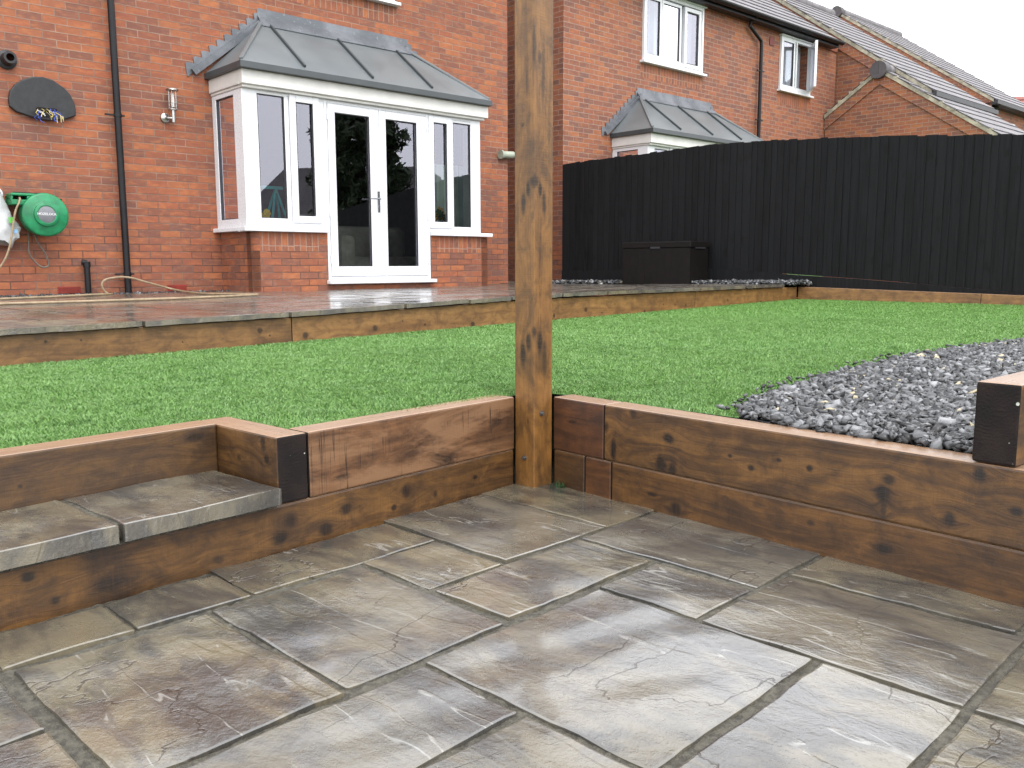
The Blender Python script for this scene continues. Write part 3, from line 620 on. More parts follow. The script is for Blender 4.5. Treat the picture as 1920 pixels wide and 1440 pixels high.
def facade(root, name, x0, x1, mat, holes, z0=-.7, z1=4.60, y0=.12, th=.30, depth=8.5, back=True):
    """front wall with rectangular holes, side and back walls"""
    xs = sorted({x0, x1, *[h[0] for h in holes], *[h[1] for h in holes]}); zs = sorted({z0, z1, *[h[2] for h in holes], *[h[3] for h in holes]})
    mb = MB()
    def inh(x, z): return any(h[0] < x < h[1] and h[2] < z < h[3] for h in holes)
    for i in range(len(xs) - 1):
        for j in range(len(zs) - 1):
            if inh((xs[i] + xs[i + 1]) / 2, (zs[j] + zs[j + 1]) / 2): continue
            mb.face([(xs[i], y0, zs[j]), (xs[i + 1], y0, zs[j]), (xs[i + 1], y0, zs[j + 1]), (xs[i], y0, zs[j + 1])])
            mb.face([(xs[i], y0 + th, zs[j]), (xs[i], y0 + th, zs[j + 1]), (xs[i + 1], y0 + th, zs[j + 1]), (xs[i + 1], y0 + th, zs[j])])
    for a, b, c, d in holes:
        mb.face([(a, y0, c), (a, y0 + th, c), (a, y0 + th, d), (a, y0, d)]); mb.face([(b, y0, c), (b, y0, d), (b, y0 + th, d), (b, y0 + th, c)])
        mb.face([(a, y0, d), (a, y0 + th, d), (b, y0 + th, d), (b, y0, d)]); mb.face([(a, y0, c), (b, y0, c), (b, y0 + th, c), (a, y0 + th, c)])
    yb = y0 + depth; ym = (y0 + yb) / 2; zr = z1 + (depth / 2) * .70
    for xx in (x0, x1):
        mb.face([(xx, y0, z0), (xx, yb, z0), (xx, yb, z1), (xx, ym, zr), (xx, y0, z1)])
    mb.face([(x1, yb, z0), (x0, yb, z0), (x0, yb, z1), (x1, yb, z1)])
    w = mb.build(name, mat, root, H, merge=False)
    return w
def gable_roof(root, x0, x1, y0, z1, depth, mat, over=.22, verge=True, corbel=True):
    mb = MB(); ym = y0 + depth / 2; zr = z1 + (depth / 2) * .70
    tiled_slope(mb, x0 - .05, x1 + .05, y0 - over, z1 - over * .70 + .10, ym, zr + .10)
    mb.face([(x0 - .05, ym, zr + .10), (x1 + .05, ym, zr + .10), (x1 + .05, y0 + depth + over, z1 - over * .7 + .1), (x0 - .05, y0 + depth + over, z1 - over * .7 + .1)])
    rf = mb.build('roof', mat, root, H)
    mb = MB(); mb.tube([(x0 - .06, ym, zr + .10), (x1 + .06, ym, zr + .10)], .11, 12); mb.build('ridge_tile', mat, rf, H, smooth=True)
    mb = MB()
    for k in range(2):
        r_ = .062
        pts = [(math.cos(a) * r_, math.sin(a) * r_) for a in [math.pi + math.pi * i / 8 for i in range(9)]]
    zg = z1 - over * .7 + .075
    for i in range(8):
        (a, b), (c, d) = pts[i], pts[i + 1]
        mb.face([(x0 - .08, y0 - over - .05 + a, zg + b), (x1 + .08, y0 - over - .05 + a, zg + b), (x1 + .08, y0 - over - .05 + c, zg + d), (x0 - .08, y0 - over - .05 + c, zg + d)])
    mb.box(x0 - .05, x1 + .05, y0 - over + .015, y0 - over + .035, zg - .10, zg + .01); mb.box(x0 - .05, x1 + .05, y0 - over + .035, y0 - .04, zg - .10, zg - .085)
    mb.build('gutter', M['black_plastic'], root, H)
    return rf

def upstairs_window(root, x0, x1, z0, z1, panes, sash=None, openi=False):
    f = MB(); y0 = .075
    frame_rect(f, x0, x1, z0, z1, .05, y0, y0 + .07, wb=.09)
    w = f.build('window', M['white'], root, H, bevel=.003)
    for a, b, c, d, kind in panes:
        g = MB()
        if kind == 'sash': frame_rect(g, a - .065, b + .065, c - .07, d + .065, .062, y0 - .015, y0 + .05)
        else: frame_rect(g, a - .045, b + .045, c - .04, d + .04, .045, y0 - .003, y0 + .06)
        g.build('frame', M['white'], w, H, bevel=.003)
        pane('pane', w, a, b, c, d, y0 + .02)
        s = MB(); sealring(s, a, b, c, d, y0 + .004, .010); s.build('seal', M['seal'], w, H)
    s = MB(); s.box(x0 - .05, x1 + .07, y0 - .045, y0 + .05, z0 - .04, z0 - .002); s.box(x0 - .03, x1 + .05, y0 - .03, y0 + .05, z1 + .002, z1 + .028); s.split('window_sill', M['white'], root, H, bevel=.004)
    c = MB(); n = 26
    for k in range(n):
        a, b = x0 + (x1 - x0) * k / n, x0 + (x1 - x0) * (k + 1) / n
        c.face([(a, .36 + .03 * math.sin(k * 1.9), z0), (b, .36 + .03 * math.sin((k + 1) * 1.9), z0), (b, .36 + .03 * math.sin((k + 1) * 1.9), z1), (a, .36 + .03 * math.sin(k * 1.9), z1)])
    c.build('net_curtain', M['blind'], w, H)
    return w

# ------------------------------------------------------------------ our house
GZ = -.29
house = empty('brick_house', tuple(hp(0, .12, -.7)), R(42.5), label='near red brick house with box bay, french doors and black downpipe, in the upper left', cat='house')
facade(house, 'wall', -5.2, 6.155, M['brick'], [(1.87, 5.0, -.6, 1.90), (2.45, 4.20, 3.28, 4.40)])
gable_roof(house, -5.2, 6.155, .12, 4.60, 8.5, M['tile'])
bay(house, 0, M['brick'], M['soldier'])
upstairs_window(house, 2.45, 4.20, 3.28, 4.40, [(2.55, 3.0, 3.40, 4.32, 'fixed'), (3.12, 3.56, 3.40, 4.32, 'fixed'), (3.72, 4.09, 3.41, 4.30, 'sash')])
mb = MB(); mb.face([(2.42, .1185, 3.03), (4.25, .1185, 3.03), (4.25, .1185, 3.235), (2.42, .1185, 3.235)]); mb.build('soldier_course', M['soldier'], house, H)
# downpipe
mb = MB(); mb.tube([(.724, .035, -.60), (.724, .035, 4.42), (.724, -.14, 4.55)], .034, 14)
for z in (-.10, 1.50, 3.1): mb.tube([(.724, .035, z), (.724, .035, z + .035)], .040, 14); mb.box(.60, .70, .02, .045, z + .008, z + .024); mb.box(.735, .79, .02, .045, z + .008, z + .024)
mb.build('downpipe', M['black_plastic'], house, H, smooth=True)
mb = MB(); mb.tube([(.335, .045, -.50), (.335, .045, .02)], .029, 12); mb.tube([(.335, .045, -.01), (.335, .045, .045)], .036, 12); mb.tube([(.335, .045, .035), (.29, .05, .04)], .028, 12)
mb.build('drain_pipe', M['black_plastic'], house, H, smooth=True)
mb = MB(); mb.lathe([(0, .088), (-.02, .088), (-.035, .06), (-.10, .055), (-.15, .055), (-.15, .035), (-.10, .035)], (-.235, .119, 1.93), (0, 1, 0), 24); mb.build('flue', M['black_matt'], house, H, smooth=True)
for xa in (.07, 1.16):
    mb = MB(); mb.box(xa, xa + .212, .110, .13, -.272, -.205)
    for k in range(5): mb.box(xa + .008, xa + .204, .106, .111, -.266 + k * .012, -.260 + k * .012)
    mb.build('air_brick', M['airbrick'], house, H)
mb = MB(); mb.tube([(5.99, .06, 1.555), (6.20, .06, 1.565)], .05, 16); mb.tube([(5.96, .06, 1.555), (5.995, .06, 1.555)], .062, 16); mb.tube([(6.05, .06, 1.555), (6.05, .13, 1.555)], .045, 12)
mb.build('vent_pipe', M['whitevent'], house, H, smooth=True)
# room behind the bay
def room(root, x0, x1, y1, z0, z1):
    mb = MB(); y0 = .43
    mb.face([(x0, y0, z0), (x0, y1, z0), (x0, y1, z1), (x0, y0, z1)]); mb.face([(x1, y0, z0), (x1, y0, z1), (x1, y1, z1), (x1, y1, z0)]); mb.face([(x0, y1, z0), (x1, y1, z0), (x1, y1, z1), (x0, y1, z1)])
    dx = 0 if root is house else 6.67
    mb.face([(x0, y0, z1), (x1, y0, z1), (x1, y1, z1), (x0, y1, z1)]); mb.face([(1.85 + dx, -.5, z1 - .03), (4.95 + dx, -.5, z1 - .03), (4.95 + dx, y0, z1 - .03), (1.85 + dx, y0, z1 - .03)])
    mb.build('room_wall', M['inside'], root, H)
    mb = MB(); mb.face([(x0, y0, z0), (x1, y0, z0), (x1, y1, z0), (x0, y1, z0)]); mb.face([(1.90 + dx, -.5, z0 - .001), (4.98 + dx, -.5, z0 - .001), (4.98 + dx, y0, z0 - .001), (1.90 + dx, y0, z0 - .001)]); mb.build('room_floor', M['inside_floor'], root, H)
    mb = MB(); mb.box(1.92, 2.62, -.50, -.30, .36, .40); mb.box(1.90, 2.05, -.30, .40, .36, .398); mb.box(4.3, 5.0, -.50, -.30, .36, .40)
    if root is house: mb.split('inner_sill', M['white'], root, H)
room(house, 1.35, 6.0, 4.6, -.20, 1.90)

# things in the bay
def easel():
    r = empty('easel', tuple(hp(2.30, -.2, .40)), label='turquoise A-frame easel seen through the left bay window', cat='easel')
    for y in (-.30, -.12):
        for xb in (2.20, 2.44):
            f = MB(); f.bar((xb, y + (.0 if y < -.2 else .04), .401), (2.315, -.21, .862), .024, .016, up=(0, 1, 0)); f.build('leg', M['turq'], r, H, bevel=.002)
    f = MB(); f.box(2.02, 2.40, -.225, -.195, .85, .885); f.build('top_rail', M['turq'], r, H, bevel=.003)
easel()
def potplant(nm, x, y, z, pot, flower, lab, n=7, hgt=.12, fr_=.035, potr=.035, seed=1):
    r = empty(nm, tuple(hp(x, y, z)), label=lab, cat='plant pot'); rr = random.Random(seed)
    p = MB(); p.lathe([(0, potr * .75), (.075, potr), (.075, potr * .88), (.02, potr * .6)], (x, y, z), (0, 0, 1), 20); p.build('pot', pot, r, H, smooth=True)
    s = MB(); l = MB()
    for k in range(n):
        a = rr.uniform(0, 6.28); q = Vector((x + math.cos(a) * potr * .9, y + math.sin(a) * potr * .9, z + .06 + hgt * rr.uniform(.5, 1)))
        s.tube([(x, y, z + .05), (x + (q.x - x) * .4, y + (q.y - y) * .4, z + .05 + (q.z - z - .05) * .6), q], .003, 5)
        for j in range(7):
            b = j * .9 + a; e = q + Vector((math.cos(b) * fr_, math.sin(b) * fr_ * .4, math.sin(b * 1.0) * fr_)); w_ = Vector((-math.sin(b), .3, math.cos(b))) * fr_ * .35
            (l if k < 4 else s).face([q, e - w_, e + (e - q) * .25, e + w_])
    s.build('stem', M['leaf'], r, H); l.build('flower', flower, r, H)
potplant('potted_flower', 2.06, -.42, .40, M['yellow'], M['yellow'], 'yellow pot on the inner sill behind the leftmost front pane of the bay', seed=2)
potplant('potted_flower', 1.90, .00, .40, M['sofa'], M['yellow'], 'pale pot with a yellow bloom behind the bay side window', seed=5)
potplant('potted_flower', 4.50, -.42, .40, M['leaf'], M['petal'], 'orange flower with dark leaves behind the narrow pane right of the french doors', n=9, hgt=.24, fr_=.05, seed=9)
cm = MB()
for k in range(24):
    a, b = 4.30 + k * .03, 4.33 + k * .03; cm.face([(a, -.20 + .02 * math.sin(k * 1.7), -.1), (b, -.20 + .02 * math.sin((k + 1) * 1.7), -.1), (b, -.20 + .02 * math.sin((k + 1) * 1.7), 1.3), (a, -.20 + .02 * math.sin(k * 1.7), 1.3)])
for (xa, xb, yy) in ((4.06, 4.30, -.05),):
    pass
tag(cm.build('curtain', M['curtain'], None, H), 'pale green curtain hanging behind the windows right of the french doors', 'curtain')
so = empty('sofa', tuple(hp(3.9, 1.0, -.2)), label='cream padded sofa just visible low behind the right french door', cat='sofa')
s = MB(); s.box(3.75, 5.2, .7, 1.5, -.19, .12); s.build('seat', M['sofa'], so, H, bevel=.06); s = MB(); s.box(3.66, 3.90, .62, 1.5, -.19, .40); s.build('armrest', M['sofa'], so, H, bevel=.07); s = MB(); s.box(3.80, 5.2, 1.3, 1.6, .10, .55); s.build('backrest', M['sofa'], so, H, bevel=.08)

# ------------------------------------------------------------------ neighbour's house
nb = empty('brick_house', tuple(hp(7.29, .12, -.7)), R(42.5), label='middle brick house behind the black fence, with three-pane upstairs window and matching box bay', cat='house')
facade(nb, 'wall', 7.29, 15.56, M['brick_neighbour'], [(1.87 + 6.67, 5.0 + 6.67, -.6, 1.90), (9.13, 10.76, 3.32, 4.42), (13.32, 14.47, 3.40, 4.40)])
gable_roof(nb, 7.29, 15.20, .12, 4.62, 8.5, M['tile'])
mb = MB(); mb.box(7.29, 15.55, .092, .125, 4.425, 4.64); mb.build('corbel_course', M['soldier_plain'], nb, H)
mb = MB()
for k in range(60):
    x = 7.4 + k * .136; mb.box(x, x + .018, .0885, .094, 4.50, 4.60)
mb.split('dentil_gap', M['seal'], nb, H)
bay(nb, 6.67, M['brick_neighbour'], M['soldier'])
mb = MB(); mb.face([(9.10, .1185, 3.05), (10.80, .1185, 3.05), (10.80, .1185, 3.28), (9.10, .1185, 3.28)]); mb.face([(13.28, .1185, 3.14), (14.50, .1185, 3.14), (14.50, .1185, 3.36), (13.28, .1185, 3.36)]); mb.split('soldier_course', M['soldier'], nb, H)
upstairs_window(nb, 9.13, 10.76, 3.32, 4.42, [(9.20, 9.53, 3.43, 4.30, 'fixed'), (9.63, 10.07, 3.42, 4.30, 'fixed'), (10.26, 10.60, 3.43, 4.28, 'sash')])
w2 = upstairs_window(nb, 13.32, 14.47, 3.40, 4.40, [(13.39, 13.77, 3.49, 4.32, 'fixed')])
mb = MB(); mb.box(13.86, 13.90, .07, .15, 3.48, 4.36); mb.build('mullion', M['white'], w2, H)
hx, hy, ang = 14.42, .07, R(38)     # open casement
Hs = H @ Matrix.Translation((hx, hy, 0)) @ Matrix.Rotation(ang, 4, 'Z') @ Matrix.Translation((-hx, -hy, 0))
mb = MB(); frame_rect(mb, 13.88, 14.42, 3.48, 4.36, .065, .03, .08); cs = mb.build('sash', M['white'], w2, Hs, bevel=.004)
mb = MB(); mb.face([(13.94, .055, 3.54), (14.36, .055, 3.54), (14.36, .055, 4.30), (13.94, .055, 4.30)]); mb.build('pane', M['glass'], w2, Hs)
mb = MB(); mb.box(12.94, 13.10, .105, .13, 4.17, 4.32); mb.build('air_brick', M['redvent'], nb, H)
mb = MB(); mb.tube([(12.13, -.13, 4.52), (12.13, .02, 4.44), (12.13, .035, 4.36), (12.52, .035, 4.16), (12.54, .035, 4.06), (12.54, .035, -.6)], .034, 12)
for z in (1.3, 2.7, 3.6): mb.tube([(12.54, .035, z), (12.54, .035, z + .035)], .040, 12); mb.box(12.42, 12.66, .02, .045, z + .008, z + .024)
mb.build('downpipe', M['black_plastic'], nb, H, smooth=True)
mb = MB()
for k in range(2): pass
room(nb, 8.1, 12.4, 4.6, -.20, 1.90)

# ------------------------------------------------------------------ houses further right (gable walls lie across, x = const)
def gable_house(name, lab, x0, x1, yr, zr, slope, yfront, zlow, mat, tile, yback=None, finial=True, ridge_end=None, catg='house'):
    """ridge along x at depth yr; front slope falls towards -y to yfront"""
    yback = 2 * yr - yfront if yback is None else yback
    r = empty(name, tuple(hp(x0, yfront, zlow)), R(42.5), label=lab, cat=catg)
    zf = zr - slope * (yr - yfront); zbk = zr - slope * (yback - yr)
    mb = MB(); mb.face([(x0, yback, zlow), (x0, yfront + .15, zlow), (x0, yfront + .15, zf + .10), (x0, yr, zr - .02), (x0, yback, zbk)])
    mb.face([(x0, yfront + .15, zlow), (x1, yfront + .15, zlow), (x1, yfront + .15, zf + .10), (x0, yfront + .15, zf + .10)])
    mb.face([(x1, yfront + .15, zlow), (x1, yback, zlow), (x1, yback, zbk), (x1, yr, zr - .02), (x1, yfront + .15, zf + .10)])
    mb.build('wall', mat, r, H, merge=False)
    # raised rake course of brick and cream mortar under the tiles
    mb = MB()
    def rake(ya, za, yb, zb, o0, o1, pr):
        mb.face([(x0 - pr, ya, za - o1), (x0 - pr, yb, zb - o1), (x0 - pr, yb, zb - o0), (x0 - pr, ya, za - o0)]); mb.face([(x0 - pr, ya, za - o1), (x0 + .05, ya, za - o1), (x0 + .05, yb, zb - o1), (x0 - pr, yb, zb - o1)])
    rake(yfront, zf, yr, zr, .06, .30, .03); rake(yback, zbk, yr, zr, .06, .30, .03)
    mb.build('rake_course', M['brick_far'], r, H)
    mb = MB()
    def vg(ya, za, yb, zb):
        mb.face([(x0 - .055, ya, za - .075), (x0 - .055, yb, zb - .075), (x0 - .055, yb, zb + .005), (x0 - .055, ya, za + .005)]); mb.face([(x0 - .055, ya, za - .075), (x0 + .02, ya, za - .075), (x0 + .02, yb, zb - .075), (x0 - .055, yb, zb - .075)])
        n = int(abs(yb - ya) / .22)
        for k in range(n):
            f = (k + .5) / n; y, z = ya + (yb - ya) * f, za + (zb - za) * f; mb.box(x0 - .058, x0 + .0, y - .03, y + .05, z - .02, z + .028)
    vg(yfront - .05, zf - .05 * slope, yr, zr); vg(yback, zbk, yr, zr)
    mb.build('verge', M['mortar_verge'], r, H)
    mb = MB(); tiled_slope(mb, x0 - .06, x1 + .05, yfront - .08, zf - .08 * slope + .015, yr, zr + .015)
    mb.face([(x0 - .06, yr, zr + .02), (x1 + .05, yr, zr + .02), (x1 + .05, yback, zbk + .02), (x0 - .06, yback, zbk + .02)])
    rf = mb.build('roof', tile, r, H)
    re = x1 if ridge_end is None else ridge_end
    mb = MB(); mb.tube([(x0 - .07, yr, zr + .0), (re, yr, zr + .0)], .12, 12); mb.build('ridge_tile', tile, rf, H, smooth=True)
    if finial:
        mb = MB(); mb.tube([(x0 - .12, yr, zr - .03), (x0 + .1, yr, zr - .03)], .17, 16); mb.build('ridge_cap', M['tile_dark'], rf, H, smooth=True)
    mb = MB(); mb.box(x0 - .08, x1 + .1, yfront - .16, yfront - .07, zf - .16, zf - .07); mb.box(x0 - .03, x1 + .05, yfront - .07, yfront + .15, zf - .17, zf - .10)
    mb.split('gutter', M['seal'], r, H)
    return r
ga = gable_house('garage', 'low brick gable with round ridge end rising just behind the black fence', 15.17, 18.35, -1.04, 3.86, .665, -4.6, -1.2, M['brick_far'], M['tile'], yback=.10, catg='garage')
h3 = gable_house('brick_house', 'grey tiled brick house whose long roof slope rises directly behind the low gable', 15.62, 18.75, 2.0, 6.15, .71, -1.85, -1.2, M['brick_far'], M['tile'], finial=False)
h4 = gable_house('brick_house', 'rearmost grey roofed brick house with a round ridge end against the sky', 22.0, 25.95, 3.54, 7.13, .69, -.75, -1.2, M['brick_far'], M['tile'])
mb = MB(); mb.tube([(22.25, -.68, 3.95), (22.25, -.68, -1)], .06, 10); mb.tube([(22.25, -.8, 4.0), (22.25, -.68, 3.9)], .06, 10); mb.build('downpipe', M['black_plastic'], h4, H)
f = MB(); frame_rect(f, 22.55, 24.0, 2.6, 3.72, .07, -.66, -.58); f.box(23.2, 23.32, -.66, -.58, 2.67, 3.65); f.box(22.62, 23.93, -.66, -.585, 3.30, 3.38)
wq = f.build('window', M['white'], h4, H); pane('pane', wq, 22.6, 23.95, 2.65, 3.68, -.60)
# red roofed house far right
r5 = empty('brick_house', (22.0, 33.5, -1.5), R(60), label='distant house with a red tiled roof at the right edge', cat='house')
mb = MB(); W5 = Matrix.Translation((22.6, 32.5, 0)) @ Matrix.Rotation(R(-12), 4, 'Z')
mb.box(-4.5, 6, 0, 7, -1.5, 4.2); mb.build('wall', M['brick_far'], r5, W5)
mb = MB(); tiled_slope(mb, -4.2, 6.4, -.4, 4.0, 3.5, 6.55); mb.face([(-4.2, 3.5, 6.55), (6.4, 3.5, 6.55), (6.4, 7.4, 4.0), (-4.2, 7.4, 4.0)]); mb.build('roof', M['tile_red'], r5, W5)
mb = MB(); mb.tube([(-4.3, 3.5, 6.56), (6.4, 3.5, 6.56)], .13, 10); mb.build('ridge_tile', M['tile_red'], r5, W5)

# ------------------------------------------------------------------ things on our wall
# half-moon basketball board
bb = empty('basketball_backboard', tuple(hp(.04, .10, 1.40)), R(42.5), label='black half-moon backboard with small hoop and frayed net', cat='backboard')
P_ = [(-.248, 1.50), (-.250, 1.57), (-.233, 1.645), (-.19, 1.705), (-.126, 1.757), (-.031, 1.799), (.063, 1.812), (.156, 1.79), (.249, 1.732), (.300, 1.675), (.333, 1.60), (.342, 1.54), (.336, 1.472), (.228, 1.428), (.106, 1.404), (.02, 1.405), (-.057, 1.420), (-.193, 1.456)]
mb = MB(); mb.prism(P_[::-1], .075, .115, axis='y'); mb.build('board', M['black_matt'], bb, H, bevel=.010)
mb = MB(); ring = [(.045 + .085 * math.cos(a), -.03 + .085 * math.sin(a), 1.49) for a in [2 * math.pi * k / 24 for k in range(25)]]; mb.tube(ring, .007, 8); mb.tube([(.045, .055, 1.49), (.045, .085, 1.47)], .010, 8); mb.box(.0, .09, .062, .074, 1.44, 1.51)
mb.build('hoop', M['black_plastic'], bb, H, smooth=True)
t = NT('net_cord'); a = t.attr(); M['net'] = t.fin(a.outputs['Color'], 0.8)
mb = MB(); rr = random.Random(4)
for k in range(13):
    a = 2 * math.pi * k / 13; p = Vector((.045 + .085 * math.cos(a), -.03 + .085 * math.sin(a), 1.488)); cc = rr.choice([(.75, .75, .72, 1), (.04, .07, .35, 1), (.62, .50, .14, 1), (.05, .08, .38, 1)]); pts = [p]
    for j in range(rr.randint(3, 6)): p = p + Vector((rr.uniform(-.022, .03), rr.uniform(-.02, .02), -.020)); pts.append(p)
    mb.tube(pts, .0035, 5, c=cc)
    if k % 2: mb.tube([pts[1], pts[1] + Vector((.045, .01, -.01)), pts[1] + Vector((.05, 0, -.035))], .0035, 5, c=rr.choice([(.75, .75, .72, 1), (.04, .07, .35, 1)]))
for k, (dx, L) in enumerate(((.10, .07), (.135, .06), (.155, .05))): mb.tube([(.045 + dx - .02, -.05, 1.44), (.045 + dx - .018, -.05, 1.44 - L)], .0035, 5, c=(.6, .5, .25, 1))
mb.build('net', M['net'], bb, H)
# stainless lantern
ln = empty('wall_lantern', tuple(hp(1.27, .11, 1.55)), R(42.5), label='stainless steel outdoor lantern on the brick between downpipe and bay', cat='wall light')
mb = MB(); mb.lathe([(0, .048), (-.025, .048), (-.035, .03), (-.035, 0.001)], (1.235, .119, 1.555), (0, 1, 0), 24); mb.build('wall_plate', M['steel'], ln, H, smooth=True)
mb = MB(); mb.tube([(1.235, .09, 1.555), (1.235, .03, 1.545), (1.29, .02, 1.545)], .012, 10); mb.tube([(1.29, .02, 1.505), (1.29, .02, 1.635)], .020, 16); mb.build('bracket', M['steel'], ln, H, smooth=True)
mb = MB(); mb.lathe([(1.845, .006), (1.842, .062), (1.832, .066), (1.826, .06), (1.826, .0)], (1.29, .02, 0), (0, 0, 1), 28); mb.lathe([(1.632, .001), (1.632, .046), (1.64, .046), (1.64, .001)], (1.29, .02, 0), (0, 0, 1), 28)
for k in range(6):
    a = k * math.pi / 3; mb.tube([(1.29 + .040 * math.cos(a), .02 + .040 * math.sin(a), 1.636), (1.29 + .040 * math.cos(a), .02 + .040 * math.sin(a), 1.83)], .003, 6)
for z in (1.70, 1.66): mb.tube([(1.29 + .041 * math.cos(a), .02 + .041 * math.sin(a), z) for a in [2 * math.pi * k / 20 for k in range(21)]], .003, 6)
mb.build('cage', M['steel'], ln, H, smooth=True)
mb = MB(); mb.tube([(1.29, .02, 1.66), (1.29, .02, 1.80)], .017, 14); mb.build('bulb', M['white_paint'], ln, H, smooth=True)
# hose reel
hr = empty('hose_reel', tuple(hp(-.08, .10, .28)), R(42.5), label='green wall-mounted hose reel with grey hub disc', cat='hose reel')
cx, cz = -.065, .487
mb = MB(); mb.lathe([(.11, .07), (.05, .17), (.00, .195), (-.13, .202), (-.155, .205), (-.165, .200), (-.172, .185), (-.176, .12), (-.180, .112), (-.200, .108), (-.204, .098), (-.206, .085), (-.200, .078)], (cx, 0, cz), (0, 1, 0), 48)
mb.box(cx - .10, cx + .10, .06, .118, cz - .15, cz + .15)
mb.build('drum', M['green'], hr, H, smooth=True)
mb = MB(); mb.lathe([(-.199, .079), (-.203, .074), (-.203, .001)], (cx, 0, cz), (0, 1, 0), 32); mb.build('hub_disc', M['grey_label'], hr, H, smooth=True)
mb = MB(); mb.box(-.335, -.11, -.10, .09, .575, .625); mb.box(-.335, -.11, -.105, .09, .66, .685); mb.box(-.12, -.02, -.10, .09, .60, .6845); mb.box(-.335, -.318, -.10, .09, .625, .66); mb.box(-.20, -.12, -.10, .09, .625, .66); mb.box(-.318, -.20, .05, .09, .625, .66)
mb.build('hose_guide', M['green'], hr, H, bevel=.008)
mb = MB(); mb.box(-.318, -.20, .035, .05, .625, .66); mb.box(-.28, -.05, .02, .11, .688, .702); mb.box(.05, .11, -.08, .0, .62, .65); mb.tube([(.07, -.02, .655), (.125, -.05, .60)], .014, 8); mb.box(-.30, -.16, -.104, -.098, .560, .572)
mb.build('bracket', M['black_plastic'], hr, H, bevel=.004)
tc = bpy.data.curves.new('lettering', 'FONT'); tc.body = 'HOZELOCK'; tc.size = .034; tc.extrude = .0008; tc.align_x = 'CENTER'; tc.align_y = 'CENTER'
to = bpy.data.objects.new('tmp_text', tc); col.objects.link(to); dg = bpy.context.evaluated_depsgraph_get(); tm = bpy.data.meshes.new_from_object(to.evaluated_get(dg)); bpy.data.objects.remove(to)
tm.materials.clear(); tm.materials.append(M['wtext']); lt = bpy.data.objects.new('lettering', tm); col.objects.link(lt)
place(lt, hr, H @ Matrix.Translation((cx, -.2045, cz + .004)) @ Matrix.Rotation(R(90), 4, 'X') @ Matrix.Scale(.92, 4))
mb = MB(); mb.tube(catmull([(-.26, .04, .645), (-.262, -.09, .640), (-.275, -.12, .60), (-.31, -.12, .52), (-.335, -.12, .42), (-.36, -.12, .29), (-.40, -.12, .14), (-.47, -.10, .0), (-.62, -.05, -.16), (-.9, -.15, -.27)], 6), .0095, 8); mb.build('hose', M['hose'], hr, H, smooth=True)
mb = MB(); mb.tube(catmull([(-.165, .07, .33), (-.178, .05, .24), (-.186, .04, .15), (-.168, .04, .085), (-.12, .035, .02), (-.075, .03, -.010), (-.030, .03, .000), (-.022, .03, .04), (-.05, .03, .13), (-.10, .03, .22), (-.125, .03, .30)], 6), .0085, 8); mb.build('feed_hose', M['hose_grey'], hr, H, smooth=True)
# carrier bag
bg = empty('plastic_bag', tuple(hp(-.40, .08, .2)), R(42.5), label='white carrier bag of bottles hanging beside the hose reel', cat='bag')
mb = MB(); nz_, na = 16, 22; rr = random.Random(3); prof = []
for i in range(nz_ + 1):
    f = i / nz_; z = .70 - .49 * f; w = .028 + .135 * min(1, (f * 1.45)) ** 1.1; w = w * (1 - .45 * max(0, f - .86) / .14); prof.append((z, w, .022 + .075 * min(1, f * 1.3)))
rg_ = []
for i, (z, w, d_) in enumerate(prof):
    row = []
    for k in range(na):
        a = 2 * math.pi * k / na; q = 1 + .10 * math.sin(5 * a + i * .8) + rr.uniform(-.05, .05); zz = z - (.04 * math.cos(a * 2 + .5) if i == nz_ else 0) + rr.uniform(-.004, .004)
        row.append((-.425 + w * math.cos(a) * q, .02 + d_ * math.sin(a) * q, zz))
    rg_.append(row)
for i in range(nz_):
    for k in range(na): j = (k + 1) % na; mb.face([rg_[i][k], rg_[i + 1][k], rg_[i + 1][j], rg_[i][j]])
mb.face(rg_[-1]); mb.build('bag_body', M['bag'], bg, H, smooth=True)
mb = MB(); mb.tube(catmull([(-.44, .06, .66), (-.42, .09, .715), (-.39, .09, .725), (-.375, .06, .69), (-.385, .03, .65)], 5), .010, 8); mb.build('bag_handle', M['bag'], bg, H, smooth=True)
t = NT('printed_patch_green'); M['pg'] = simple('green_print', (.10, .45, .06), .4); M['pb'] = simple('blue_print', (.20, .42, .70), .4)
mb = MB(); mb.prism([(-.365, .40), (-.325, .41), (-.32, .46), (-.37, .455)], -.088, -.082, axis='y'); mb.split('print', M['pg'], bg, H); mb = MB(); mb.prism([(-.33, .31), (-.30, .315), (-.30, .345), (-.33, .34)], -.089, -.083, axis='y'); mb.split('print', M['pb'], bg, H)

# ------------------------------------------------------------------ garden geometry
L0 = Vector((.009, 3.146, 0)); Ld = Vector((-.6635, -.7482, 0)); Ln = Vector((.7482, -.6635, 0))     # left retaining wall
R0 = Vector((.150, 3.146, 0)); Rd = Vector((.665, -.7468, 0)); Rn = Vector((-.7468, -.665, 0))      # right retaining wall
def frameM(o, d, n):   # local x along, local -y = outward normal n
    return Matrix(((d.x, -n.x, 0, o.x), (d.y, -n.y, 0, o.y), (0, 0, 1, 0), (0, 0, 0, 1)))
ML = frameM(L0, Ld, Ln); MR = frameM(R0, Rd, Rn)
ctl = np.array([(.1, 3.2, -.488), (1.2, 2.0, -.488), (-1.3, 2.2, -.488), (-2.47, 4.19, -.463), (-.08, 6.73, -.458), (3.35, 10.29, -.425), (5.1, 8.8, -.387)])
cf, *_ = np.linalg.lstsq(np.c_[np.ones(7), ctl[:, :2]], ctl[:, 2], rcond=None)
def lz(x, y): return cf[0] + cf[1] * x + cf[2] * y
E0 = Vector((-2.467, 4.19, 0)); Ed = Vector((5.817, 6.10, 0)).normalized(); EL = 8.43; Ew = Vector((-Ed.y, Ed.x, 0))
